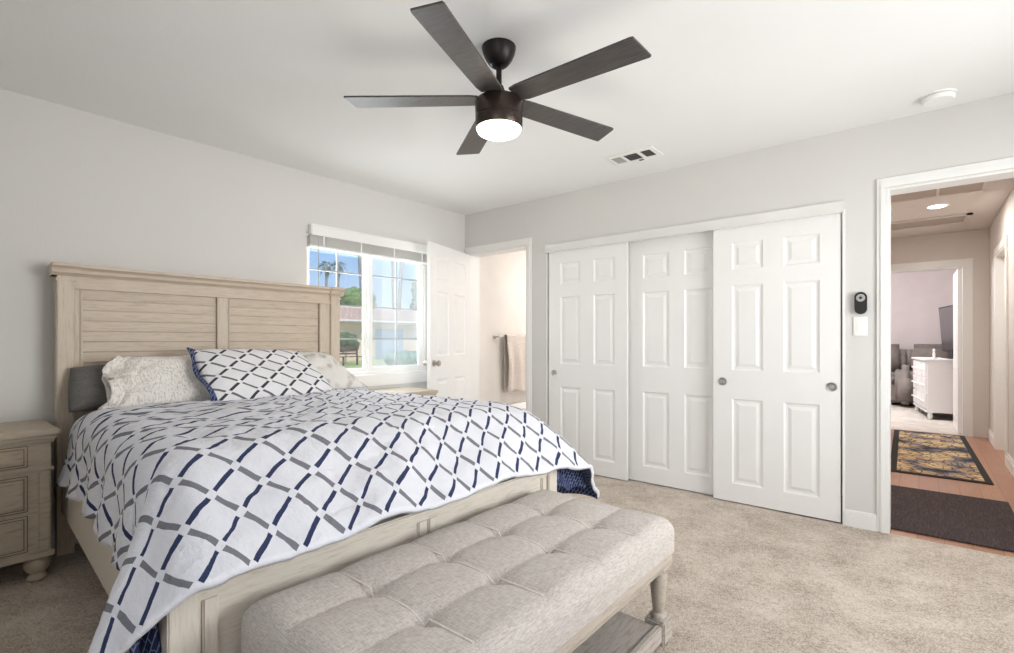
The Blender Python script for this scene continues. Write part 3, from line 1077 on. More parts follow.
# ceiling things in the hall
for (y0, y1, x0, x1, lab, div) in ((5.53, 5.95, -0.33, 0.43, 'grey attic panel in the hall ceiling nearest the bedroom', True), (6.93, 7.44, -0.38, 0.385, 'framed attic hatch at the far end of the hall ceiling', False)):
    hp = thing('ceiling_hatch', lab, 'ceiling hatch', ((x0 + x1) / 2, (y0 + y1) / 2, CZ), 'attic hatches in the hall ceiling')
    m = MB()
    for a in ((x0, x1, y0, y0 + 0.05), (x0, x1, y1 - 0.05, y1), (x0, x0 + 0.05, y0, y1), (x1 - 0.05, x1, y0, y1)):
        m.box(a[0], a[1], a[2], a[3], CZ - 0.016, CZ, 0.004)
    m.build('frame', M['hall_wall'], hp)
    MB().box(x0 + 0.05, x1 - 0.05, y0 + 0.05, y1 - 0.05, CZ - 0.005, CZ).build('panel', M['grey_cover'], hp)
    if div:
        MB().box(0.085, 0.105, y0 + 0.05, y1 - 0.05, CZ - 0.012, CZ, 0.002).build('divider', M['hall_wall'], hp)
dl = thing('downlight', 'round lit downlight in the hall ceiling between the two hatches', 'ceiling light', (0.099, 6.38, CZ))
MB().lathe([(0.085, -0.006), (0.088, -0.003), (0.088, 0.0)], (0.099, 6.38, CZ), 28).build('trim_ring', M['white_plastic'], dl, True, angle=40)
MB().lathe([(0.065, -0.009), (0.07, -0.006)], (0.099, 6.38, CZ), 28).build('lens', M['spot_glow'], dl)

# dresser
dr = thing('dresser', 'white dresser with round knobs in the far room beyond the hall', 'dresser', (0.03, 9.4, 0))
dr.rotation_euler = (0, 0, radians(8.5))
dx0, dx1, dy0, dy1 = 0.03, 0.50, 9.4, 10.5
m = MB()
m.box(dx0 + 0.015, dx1, dy0 + 0.015, dy1 - 0.015, 0.10, 0.84, 0.004)
m.box(dx0 + 0.0, dx1, dy0 + 0.005, dy1 - 0.005, 0.10, 0.135, 0.004)
m.build('body', M['door'], dr)
MB().box(dx0 - 0.025, dx1 + 0.01, dy0 - 0.02, dy1 + 0.02, 0.84, 0.868, 0.006).build('top', M['door'], dr)
for j, (a, b) in enumerate(((dy0 + 0.04, 9.74), (9.76, 10.13), (10.15, dy1 - 0.04))):
    for z0, z1 in ((0.15, 0.36), (0.375, 0.59), (0.605, 0.82)):
        q = MB().box(dx0 - 0.006, dx0 + 0.016, a, b, z0, z1, 0.005).build('drawer', M['door'], dr)
        ABS[q.name] = ABS[dr.name]
        for f in (0.25, 0.75):
            MB().lathe([(0.006, 0.0), (0.007, -0.012), (0.016, -0.02), (0.014, -0.028), (0.004, -0.031)], (dx0 - 0.006, a + (b - a) * f, (z0 + z1) / 2), 12, 'X').build('knob', M['white_plastic'], q, True)
for (x, y) in ((dx0 + 0.05, dy0 + 0.05), (dx1 - 0.05, dy0 + 0.05), (dx0 + 0.05, dy1 - 0.05), (dx1 - 0.05, dy1 - 0.05)):
    MB().lathe([(0.022, 0), (0.03, 0.02), (0.034, 0.05), (0.026, 0.085), (0.036, 0.10)], (x, y, 0), 16).build('foot', M['door'], dr, True)
# television
tv = thing('television', 'black flat television standing on the white dresser', 'television', (0.23, 9.95, 0.868))
tv.rotation_euler = (0, 0, radians(11))
tv.location.x += 0.06
tf = lambda x, y, z: (x + 0.20 * (1.66 - z) * 0.35, 9.95 + (y - 10.07) * 0.93, z)
MB().box(0.215, 0.245, 9.52, 10.62, 0.97, 1.655, 0.006).build('housing', M['black'], tv, fn=tf)
MB().box(0.212, 0.2155, 9.54, 10.60, 0.99, 1.635).build('screen', M['screen'], tv, fn=tf)
m = MB()
m.box(0.18, 0.33, 9.74, 10.16, 0.868, 0.882, 0.004)
m.box(0.250, 0.273, 9.88, 10.02, 0.88, 1.0, 0.004)
m.build('stand', M['black'], tv)
m = MB()
m.lathe([(0.03, 0), (0.032, 0.01), (0.014, 0.03), (0.018, 0.07), (0.012, 0.11), (0.018, 0.13), (0.006, 0.15)], (0.115, 9.55, 0.868), 14)
tag(m.build('candlestick', M['white_plastic'], None, True), 'small white candlestick on the dresser beside the television', 'candlestick')
# sofa
so = thing('sofa', 'grey recliner sofa against the wall of the far room', 'sofa', (-0.4, 11.3, 0))
m = MB()
m.box(-1.6, 0.44, 11.0, 12.1, 0.05, 0.42, 0.05, 3)
m.build('base', M['sofa'], so, True, angle=50)
for k in range(3):
    x0 = -1.58 + k * 0.67
    MB().box(x0, x0 + 0.655, 11.75, 12.2, 0.40, 1.07, 0.10, 4).build('back_cushion', M['sofa'], so, True)
    MB().box(x0, x0 + 0.655, 10.95, 11.8, 0.36, 0.56, 0.07, 4).build('seat_cushion', M['sofa'], so, True)
for x0 in (-0.36,):
    MB().box(x0 - 0.02, x0 + 0.26, 10.75, 11.9, 0.05, 0.70, 0.09, 4).build('arm', M['sofa'], so, True)
    MB().box(x0 + 0.02, x0 + 0.22, 10.73, 10.76, 0.12, 0.50, 0.012, 2).build('arm_panel', M['sofa'], so, True)

# ------------------------------------------------------------------ wall fittings
rc = thing('wall_remote', 'black rounded wall control with a grey round button, above the light switch', 'wall control', (-0.293, YB, 1.30))


def stadium(m, cx, cz, w, h, y0, y1, n=14, tip=1.0):
    pts = []
    r = w / 2
    for k in range(n + 1):
        a = pi * k / n
        pts.append((cx + r * cos(a), cz + (h / 2 - r) + r * sin(a)))
    for k in range(n + 1):
        a = pi + pi * k / n
        pts.append((cx + r * cos(a), cz - (h / 2 - r) + r * sin(a)))
    m.prism(pts, 'Y', y0, y1)
    return m


stadium(MB(), -0.293, 1.366, 0.062, 0.134, YB - 0.024, YB).build('body', M['black'], rc, True, angle=40)
MB().lathe([(0.021, -0.0275), (0.023, -0.025), (0.023, -0.022)], (-0.293, YB, 1.397), 24, 'Y').build('button', M['grey_plastic'], rc, True, angle=40)
MB().lathe([(0.008, -0.0285), (0.008, -0.026)], (-0.293, YB, 1.397), 16, 'Y').build('button_mark', M['dark_metal'], rc, True, angle=40)
sw = thing('light_switch', 'white light switch plate on the wall below the black control', 'light switch', (-0.295, YB, 1.165))
MB().box(-0.332, -0.260, YB - 0.007, YB, 1.168, 1.284, 0.003).build('plate', M['white_plastic'], sw)
MB().box(-0.313, -0.279, YB - 0.0105, YB - 0.005, 1.193, 1.259, 0.0015).build('rocker', M['white_plastic'], sw)
sd = thing('smoke_detector', 'round white smoke detector on the ceiling near the hall doorway', 'smoke detector', (0.06, 3.50, CZ))
MB().lathe([(0.062, -0.034), (0.068, -0.028), (0.070, -0.012), (0.066, -0.010)], (0.06, 3.50, CZ), 32).build('body', M['white_plastic'], sd, True, angle=40)
MB().lathe([(0.058, -0.012), (0.058, -0.006)], (0.06, 3.50, CZ), 32).build('sensor_slot', M['black'], sd)
MB().lathe([(0.072, -0.008), (0.075, 0.0)], (0.06, 3.50, CZ), 32).build('base', M['white_plastic'], sd)
vt = thing('ceiling_vent', 'white three-cell air vent in the bedroom ceiling by the fan', 'air vent', (-1.56, 3.27, CZ))
vx0, vx1, vy0, vy1 = -1.735, -1.395, 3.175, 3.385
m = MB()
xb = [vx0, -1.722, -1.647, -1.625, -1.525, -1.500, -1.428, vx1]
for i in range(7):
    if i in (1, 3, 5):
        m.box(xb[i], xb[i + 1], vy0, 3.216, CZ - 0.008, CZ, 0.001)
        m.box(xb[i], xb[i + 1], 3.342, vy1, CZ - 0.008, CZ, 0.001)
    else:
        m.box(xb[i], xb[i + 1], vy0, vy1, CZ - 0.008, CZ, 0.001)
m.build('frame', M['white_plastic'], vt)
for i, mt in ((1, 'slot_light'), (3, 'slot'), (5, 'slot')):
    g = MB().box(xb[i], xb[i + 1], 3.216, 3.342, CZ - 0.002, CZ).build('grille', M[mt], vt)
    ABS[g.name] = ABS[vt.name]
    lv = MB()
    for k in range(9):
        y = 3.224 + k * 0.0136
        lv.box(xb[i], xb[i + 1], y, y + 0.002, CZ - 0.006, CZ - 0.002)
    lv.build('louver', M[mt], g)
MB().box(-1.565, -1.53, 3.352, 3.360, CZ - 0.016, CZ - 0.008, 0.002).build('lever', M['slot'], vt)

# ------------------------------------------------------------------ ceiling fan
FX, FY = -1.449, 1.682
fan = thing('ceiling_fan', 'dark five-blade ceiling fan with a lit round lamp', 'ceiling fan', (FX, FY, CZ))
MB().lathe([(0.020, -0.086), (0.030, -0.085), (0.042, -0.076), (0.058, -0.056), (0.070, -0.028), (0.0755, -0.006), (0.0755, 0.0)], (FX, FY, CZ), 36).build('canopy', M['fan_dark'], fan, True, angle=50)
MB().lathe([(0.0125, -0.21), (0.0125, -0.08)], (FX, FY, CZ), 16).build('downrod', M['fan_dark'], fan, True, angle=50)
MB().lathe([(0.052, -0.232), (0.040, -0.222), (0.026, -0.190), (0.020, -0.172)], (FX, FY, CZ), 28).build('yoke_cover', M['fan_dark'], fan, True, angle=50)
MB().lathe([(0.101, -0.362), (0.104, -0.358), (0.105, -0.318), (0.103, -0.316), (0.103, -0.312), (0.105, -0.310), (0.107, -0.252), (0.101, -0.238), (0.05, -0.232)], (FX, FY, CZ), 48).build('motor_housing', M['fan_metal'], fan, True, angle=40)
MB().lathe([(0.03, -0.392), (0.07, -0.388), (0.092, -0.377), (0.100, -0.362), (0.10, -0.355)], (FX, FY, CZ), 48).build('lamp_lens', M['lamp_glow'], fan, True, angle=60)
BZ = CZ - 0.233
for k in range(5):
    an = radians(2.3 + 72 * k)
    d = (cos(an), sin(an))
    t = (-sin(an), cos(an))
    p = radians(6.5)
    ol = [(0.09, -0.048), (0.13, -0.056), (0.644, -0.066), (0.656, -0.063), (0.657, -0.058), (0.673, 0.058), (0.674, 0.062), (0.666, 0.066), (0.13, 0.056), (0.09, 0.048)]
    m = MB()
    lo, hi = [], []
    for r, w in ol:
        for lst, dz in ((lo, -0.004), (hi, 0.004)):
            lst.append(m.bm.verts.new((FX + d[0] * r + t[0] * w * cos(p), FY + d[1] * r + t[1] * w * cos(p), BZ - w * sin(p) + dz)))
    n = len(ol)
    m.bm.faces.new(lo[::-1])
    m.bm.faces.new(hi)
    for i in range(n):
        m.bm.faces.new((lo[i], lo[(i + 1) % n], hi[(i + 1) % n], hi[i]))
    bld = m.build('blade', M['blade'], fan)
    ABS[bld.name] = ABS[fan.name]
fl = lamp('POINT', 'fan_lamp_light', (FX, FY, CZ - 0.46), 4, (1.0, 0.87, 0.7), radius=0.09)

# ------------------------------------------------------------------ bed
HX = -3.5


def shear(x, y, z):
    return (x, y - 0.052 * (x - HX), z)


bed = thing('bed_frame', 'cream painted panel bed frame with slatted headboard', 'bed', (-2.45, 1.28, 0))
YC = 1.333
hl, hr = 0.503, 2.163
hb = MB()
hb.box(-3.60, -3.535, hl + 0.02, hr - 0.02, 0.20, 1.50)
hb = hb.build('headboard', M['bedwood'], bed, fn=shear)
ABS[hb.name] = ABS[bed.name]
for y0, y1 in ((hl, hl + 0.072), (hr - 0.078, hr)):
    m = MB()
    m.box(-3.61, -3.50, y0, y1, 0.0, 1.485, 0.004)
    m.box(-3.615, -3.494, y0 - 0.006, y1 + 0.006, 1.455, 1.472, 0.004)
    m.build('post', M['bedwood_v'], hb, fn=shear)
m = MB()
m.box(-3.61, -3.515, hl + 0.07, hr - 0.07, 1.428, 1.49, 0.003)
m.box(-3.61, -3.505, hl + 0.07, hr - 0.07, 1.418, 1.431, 0.003)
m.build('top_rail', M['bedwood'], hb, fn=shear)
for y0, y1 in ((0.575, 0.610), (1.283, 1.364), (1.998, 2.088)):
    m = MB()
    m.box(-3.61, -3.520, y0, y1, 0.4, 1.43, 0.003)
    for yy in ((y0 + 0.023,) if y0 < 1 else (y0, y1 - 0.012) if y0 < 1.5 else (y0,)):
        m.box(-3.60, -3.512, yy, yy + 0.012, 0.4, 1.42, 0.004)
    m.build('stile', M['bedwood_v'], hb, fn=shear)
for y0, y1 in ((0.610, 1.284), (1.364, 1.998)):
    m = MB()
    for k in range(12):
        zt = 1.414 - k * 0.0573
        m.prism([(-3.575, zt - 0.0573), (-3.534, zt - 0.0555), (-3.530, zt - 0.048), (-3.541, zt - 0.003), (-3.575, zt)], 'Y', y0, y1)
    m.build('slat_panel', M['bedwood'], hb, fn=shear)
m = MB()
cp = [(-3.62, 1.485), (-3.508, 1.485), (-3.502, 1.492), (-3.490, 1.500), (-3.486, 1.516), (-3.474, 1.526), (-3.466, 1.530), (-3.466, 1.546), (-3.62, 1.546)]
m.prism(cp, 'Y', hl - 0.018, hr + 0.018)
for y0, y1 in ((hl - 0.022, hl + 0.09), (hr - 0.09, hr + 0.022)):
    m.prism([(x + (0.012 if x > -3.6 else 0), z + (0.002 if z > 1.5 else 0)) for x, z in cp], 'Y', y0, y1)
m.build('cornice', M['bedwood'], hb, fn=shear)

FXB = -1.385
fb = MB()
fb.box(FXB - 0.06, FXB - 0.018, hl + 0.05, hr - 0.05, 0.07, 0.505)
fb = fb.build('footboard', M['footwood'], bed, fn=shear)
ABS[fb.name] = ABS[bed.name]
for y0, y1 in ((hl + 0.004, hl + 0.076), (hr - 0.076, hr - 0.004)):
    m = MB()
    m.box(FXB - 0.085, FXB, y0, y1, 0, 0.517, 0.004)
    m.build('post', M['footwood_v'], fb, fn=shear)
m = MB()
m.box(FXB - 0.085, FXB - 0.006, hl + 0.07, hr - 0.07, 0.496, 0.520, 0.003)
m.box(FXB - 0.075, FXB - 0.010, hl + 0.07, hr - 0.07, 0.484, 0.499, 0.004)
m.box(FXB - 0.095, FXB + 0.004, hl - 0.002, hr + 0.002, 0.517, 0.530, 0.005)
m.box(FXB - 0.075, FXB - 0.006, hl + 0.07, hr - 0.07, 0.07, 0.15, 0.003)
m.build('top_rail', M['footwood'], fb, fn=shear)
for y0, y1 in ((hl + 0.082, hl + 0.122), (YC - 0.048, YC - 0.005), (YC + 0.002, YC + 0.045), (hr - 0.122, hr - 0.082)):
    m = MB()
    m.box(FXB - 0.075, FXB - 0.008, y0, y1, 0.14, 0.49, 0.005)
    m.build('stile', M['footwood_v'], fb, fn=shear)
for s, (y0, y1) in enumerate(((hl + 0.016, hl + 0.048), (hr - 0.048, hr - 0.016))):
    m = MB()
    m.box(-3.50, FXB - 0.08, y0, y1, 0.24, 0.455, 0.004)
    m.build('side_rail', M['footwood'], bed, fn=shear)
m = MB()
for k in range(8):
    x = -3.35 + k * 0.25
    m.box(x, x + 0.09, hl + 0.05, hr - 0.05, 0.30, 0.325)
m.build('slat_base', M['benchwood'], bed, fn=shear)
mt = MB()
mt.box(-3.48, -1.66, hl + 0.085, hr - 0.085, 0.327, 0.69, 0.09, 4)
mt = mt.build('mattress', M['mattress'], None, True, fn=shear)
tag(mt, 'thick mattress lying on the bed slats under the comforter', 'mattress')

# comforter ---------------------------------------------------------
SX0, SXF = -3.36, -1.88         # head edge, foot crest
T0L, T0R = 0.665, 0.80
SL = SXF - SX0
SF = 0.615                       # length beyond foot crest
TL_, TR_ = 0.43, 0.51           # side drops
ZT = 0.785


def prof(o, th, R):
    """arc profile: tangent dips 0 -> th over length R, then straight"""
    n = 24
    hh = vv = 0.0
    st = o / n
    for i in range(n):
        q = (i + 0.5) * st
        a = th * sm(0, R, q)
        hh += cos(a) * st
        vv += sin(a) * st
    return hh, vv


def comf(u, v):
    s = u * (SL + SF)
    t = -(T0L + TL_) + v * (T0L + TL_ + T0R + TR_)
    left = t < 0
    t0 = T0L if left else T0R - 0.14 * (1 - sm(0.25, 1.3, s))
    os_ = max(0.0, s - SL) * (1 + 0.10 * sm(0.45, 1.0, t))
    ot = max(0.0, abs(t) - t0)
    o = hypot(os_, ot)
    cx = SX0 + min(s, SL)
    cyy = (min(abs(t), t0)) * (-1 if left else 1)
    x, y, z = cx, cyy, ZT
    amp = 0.0
    if o > 1e-6:
        phi = atan2(ot, os_)
        w = phi / (pi / 2)
        th = radians(28.5 + 14.5 * sm(0.12, 0.38, w) + 41 * sm(0.38, 0.64, w))
        o *= 1 - (0.09 if left else 0.0) * sin(2 * phi) ** 2
        rb = sm(0.25, 0.8, t)
        R = (0.26 - 0.05 * w) * (1 - rb) + (0.50 - 0.22 * w) * rb
        th += radians(9) * rb * (1 - w)
        h_, v_ = prof(o, th, R)
        # folds
        k = sm(0.12, 0.5, o)
        if w > 0.98 or os_ <= 0:
            fo = 0.024 * k * (sin(s * 19 + 3 * N(s * 2, 3)) + 1.1 * N(s * 11, t * 4, 5) + 0.25 * N(s * 24, t * 9, 2))
        else:
            fo = 0.016 * k * (N(t * 5, 1.7) + 0.8 * N(t * 11, s * 2, 4)) * (1 - w) + 0.020 * k * w * sin(phi * 7 + 1.0)
        h_ += fo
        x = cx + h_ * cos(phi)
        y = cyy + (-1 if left else 1) * h_ * sin(phi)
        z = ZT - v_ + fo * 0.3 * (1 - w)
        z -= 0.018 * k * N(t * 4 + s * 3, 7.3)
    # puffiness of the filling
    pz = 0.012 * N(s * 3.2, t * 3.2, 1.0) + 0.012 * N(s * 7.5, t * 7.5, 2.0) + 0.0055 * N(s * 20 + 3 * N(t * 4, s * 4), t * 20, 8)
    z += pz
    # gentle crown and fall toward the foot-side edges
    z += 0.012 * (1 - min(1, abs(t) / 0.85) ** 2) - 0.010
    if s < 0.25:
        z -= 0.03 * (1 - s / 0.25)
    yc = YC - 0.052 * (x - HX) + 0.02
    return (x, yc + y, z)


def comf_uv(u, v):
    s = u * (SL + SF)
    t = -(T0L + TL_) + v * (T0L + TL_ + T0R + TR_)
    sup = (SL + SF) - s
    kk = 0.12 + 0.34 * sm(-0.9, 0.1, t)
    U = (t - kk * sup) / 0.135
    V = sup / 0.198
    return (-V - U, U - V)


cf = MB().grid(comf, 130, 170, comf_uv).build('comforter', [M['comforter'], M['lining']], None, True, recalc=False, origin=(-2.4, 1.28, 0.4))
md = cf.modifiers.new('filling', 'SOLIDIFY')
md.thickness = 0.020
md.offset = -1 if False else 1
md.material_offset = 1
md.material_offset_rim = 0
tag(cf, 'white comforter with a navy and grey diamond lattice spread over the bed', 'comforter')
ABS[cf.name] = Vector((-2.4, 1.28, 0.4))


def patch(pts, name):
    """turned-out corner of the lining"""
    def f(u, v):
        a = Vector(pts[0]).lerp(Vector(pts[1]), u)
        b = Vector(pts[3]).lerp(Vector(pts[2]), u)
        p = a.lerp(b, v)
        p.x += 0.02 * sin(u * 7 + v * 3) + 0.01 * N(u * 5, v * 5)
        p.z += 0.012 * sin(u * 9)
        return p
    o = MB().grid(f, 14, 10).build(name, M['lining'], cf, True, recalc=False)
    s_ = o.modifiers.new('thick', 'SOLIDIFY')
    s_.thickness = 0.012
    o['label'] = 'navy dashed lining turned out at the corner'
    return o


patch([(-1.42, 2.085, 0.40), (-1.40, 2.31, 0.345), (-1.42, 2.31, 0.49), (-1.44, 2.085, 0.50)], 'lining_corner')
patch([(-1.44, 0.34, 0.30), (-1.46, 0.40, 0.30), (-1.46, 0.40, 0.45), (-1.45, 0.345, 0.45)], 'lining_corner')


# pillows ------------------------------------------------------------
def pillow(name, BL, BR, TR, TLc, thick, mat, label, cat='pillow', uvs=None, group=None, seed=0.0, wr=0.012, flange=None, pinch=0.05, nu=44, nv=32, e=2.6):
    BL, BR, TR, TLc = map(Vector, (BL, BR, TR, TLc))
    nrm = (BR - BL).cross(TLc - BL).normalized()

    def base(u, v):
        a = BL.lerp(BR, u)
        b = TLc.lerp(TR, u)
        return a.lerp(b, v)

    def side(sg):
        def f(u, v):
            a, b = 2 * u - 1, 2 * v - 1
            pu = 0.5 + (u - 0.5) * (1 - pinch * (1 - b * b))
            pv = 0.5 + (v - 0.5) * (1 - pinch * (1 - a * a))
            p = base(pu, pv)
            d = max(0.0, (1 - abs(a) ** e)) ** 0.6 * max(0.0, (1 - abs(b) ** e)) ** 0.6
            w_ = wr * (N(u * 4 + seed, v * 4, seed) + 0.6 * N(u * 10, v * 9 + seed, seed + 3)) * min(1, d * 2)
            return p + nrm * (sg * thick / 2 * d + w_)
        return f
    m = MB()
    if sg_uv := uvs:
        uvf = lambda u, v: sg_uv(u, v)
    else:
        uvf = lambda u, v: (u, v)
    m.grid(side(1), nu, nv, uvf)
    m.grid(side(-1), nu, nv, uvf)
    bmesh.ops.remove_doubles(m.bm, verts=m.bm.verts, dist=1e-5)
    o = m.build(name, mat, None, True)
    tag(o, label, cat, group)
    if flange:
        flange(o, base, nrm)
    return o


pillow('grey_pillow', (-3.37, 0.53, 0.77), (-3.37, 1.15, 0.79), (-3.47, 1.15, 1.03), (-3.46, 0.55, 0.995), 0.16, M['grey_fabric'],
       'plain charcoal grey pillow standing against the headboard', wr=0.010, pinch=-0.02, e=4.5)


def open_end(o, base, nrm):
    """crumpled open end of the pillowcase"""
    def f(u, v):
        a = u * 2 * pi
        hgt = 0.5 + 0.46 * sin(a)
        p = base(0.10 - 0.20 * v, 0.5)
        q = base(0.18 - 0.27 * v, hgt)
        th_ = (0.055 - 0.012 * v) * cos(a)
        fold = 0.034 * v * sin(4 * a + 4 * v) + 0.05 * v * N(u * 9, v * 4, 2)
        return q + nrm * (th_ + fold) + Vector((0, -0.02 * v * sin(3 * a), 0.022 * v * sin(4 * a + 1)))
    g = MB().grid(f, 72, 16).build('case_opening', M['ivory'], o, True, recalc=False)
    s_ = g.modifiers.new('thick', 'SOLIDIFY')
    s_.thickness = 0.004


pillow('ivory_pillow', (-3.19, 0.69, 0.775), (-3.17, 1.30, 0.775), (-3.36, 1.30, 1.05), (-3.36, 0.74, 1.045), 0.15, M['ivory'],
       'ivory flecked pillow with its case end crumpled open, in front of the grey pillow', seed=2.0, wr=0.016, flange=open_end, pinch=0.03, e=4)


def sham_uv(u, v):
    U = (u * 0.74 + v * 0.05) / 0.168
    V = (v * 0.40) / 0.108
    return (V + U, V - U)


def navy_edge(o, base, nrm):
    def f(u, v):
        p = base(-0.045 + 0.07 * v + 0.015 * sin(u * 9), u)
        return p + nrm * (0.012 + 0.010 * sin(u * 7) - 0.02 * v)
    g = MB().grid(f, 30, 6).build('flange', M['lining'], o, True, recalc=False)
    s_ = g.modifiers.new('thick', 'SOLIDIFY')
    s_.thickness = 0.006
    g['label'] = 'navy dashed flange along the left edge'


pillow('patterned_pillow', (-2.99, 1.09, 0.79), (-2.99, 1.83, 0.78), (-3.26, 1.70, 1.065), (-3.25, 1.045, 1.085), 0.13, M['sham'],
       'patterned diamond-lattice pillow leaning in the middle of the bed', uvs=sham_uv, seed=5.0, wr=0.010, flange=navy_edge, pinch=-0.03, e=3.2)
pillow('ivory_pillow', (-3.17, 1.56, 0.78), (-3.11, 2.15, 0.80), (-3.37, 1.97, 1.055), (-3.39, 1.50, 1.06), 0.12, M['ivory_soft'],
       'pale marbled pillow at the window side of the bed behind the patterned one', seed=9.0, wr=0.014, pinch=0.03, e=3)

# ------------------------------------------------------------------ nightstands
NX0, NX1 = XA + 0.02, -3.205
NY0, NY1 = -0.20, 0.440


def make_nightstand(label):
    ns = thing('nightstand', label, 'nightstand', ((NX0 + NX1) / 2, (NY0 + NY1) / 2, 0), 'cream nightstands beside the bed')
    m = MB()
    m.box(NX0, NX1, NY0, NY1, 0.12, 0.665, 0.003)
    m.box(NX0, NX1 + 0.012, NY0 - 0.012, NY1 + 0.012, 0.115, 0.145, 0.005)
    m.box(NX0, NX1 + 0.010, NY0 - 0.010, NY1 + 0.010, 0.522, 0.540, 0.004)
    m.box(NX0, NX1 + 0.012, NY0 - 0.012, NY1 + 0.012, 0.655, 0.675, 0.006)
    m.build('body', M['nightwood'], ns)
    m = MB()
    m.box(NX0, NX1 + 0.030, NY0 - 0.030, NY1 + 0.030, 0.690, 0.718, 0.007)
    m.box(NX0, NX1 + 0.020, NY0 - 0.020, NY1 + 0.020, 0.672, 0.692, 0.006)
    m.build('top', M['nightwood'], ns)
    for z0, z1 in ((0.552, 0.645), (0.345, 0.505), (0.158, 0.320)):
        y0, y1 = NY0 + 0.085, NY1 - 0.085
        d = MB()
        d.box(NX1 - 0.02, NX1 + 0.004, y0, y1, z0, z1, 0.002)
        d.box(NX1, NX1 + 0.012, y0 + 0.012, y1 - 0.012, z0 + 0.012, z1 - 0.012, 0.005)
        dd = d.build('drawer', M['nightwood'], ns)
        ABS[dd.name] = ABS[ns.name]
        g = MB()
        for a in ((y0 - 0.004, y1 + 0.004, z0 - 0.004, z0), (y0 - 0.004, y1 + 0.004, z1, z1 + 0.004), (y0 - 0.004, y0, z0, z1), (y1, y1 + 0.004, z0, z1)):
            g.box(NX1 - 0.01, NX1 + 0.0015, a[0], a[1], a[2], a[3])
        for a in ((y0 + 0.008, y1 - 0.008, z0 + 0.008, z0 + 0.012), (y0 + 0.008, y1 - 0.008, z1 - 0.012, z1 - 0.008), (y0 + 0.008, y0 + 0.012, z0 + 0.012, z1 - 0.012), (y1 - 0.012, y1 - 0.008, z0 + 0.012, z1 - 0.012)):
            g.box(NX1 + 0.003, NX1 + 0.0052, a[0], a[1], a[2], a[3])
        g.build('groove', M['groove_tone'], dd)
    for y0, y1 in ((NY0, NY0 + 0.05), (NY1 - 0.05, NY1)):
        m = MB()
        m.box(NX1 - 0.01, NX1 + 0.008, y0 + 0.004, y1 - 0.004, 0.145, 0.522, 0.004)
        m.build('pilaster', M['nightwood'], ns)
    for x in (NX0 + 0.05, NX1 - 0.045):
        for y in (NY0 + 0.045, NY1 - 0.045):
            m = MB()
            m.lathe([(0.028, 0), (0.036, 0.006), (0.037, 0.018), (0.030, 0.030), (0.028, 0.036), (0.038, 0.046), (0.048, 0.066), (0.048, 0.084), (0.040, 0.098), (0.034, 0.104), (0.042, 0.110), (0.042, 0.118)], (x, y, 0), 24)
            m.build('foot', M['nightwood'], ns, True, angle=60)
    return ns


def copy_tree(o, parent=None):
    c = o.copy()
    C.objects.link(c)
    c.parent = parent
    for ch in list(o.children):
        copy_tree(ch, c)
    return c


ns = make_nightstand('cream three-drawer nightstand left of the bed at the picture edge')
ns2 = copy_tree(ns)
ns2.location.y += 2.43
ns2['label'] = 'cream nightstand under the window on the far side of the bed, only its top showing'

# ------------------------------------------------------------------ bench
BX0, BX1, BY0, BY1 = -1.365, -0.725, 0.545, 1.885
bench = thing('bench', 'tufted oatmeal linen bench at the foot of the bed', 'bench', ((BX0 + BX1) / 2, (BY0 + BY1) / 2, 0))
tx = [BX0 + (BX1 - BX0) * k / 3 for k in range(4)]
ty = [BY0 + 0.0 + (BY1 - BY0) * k / 5 for k in range(6)]
ZS0, ZS1 = 0.345, 0.462


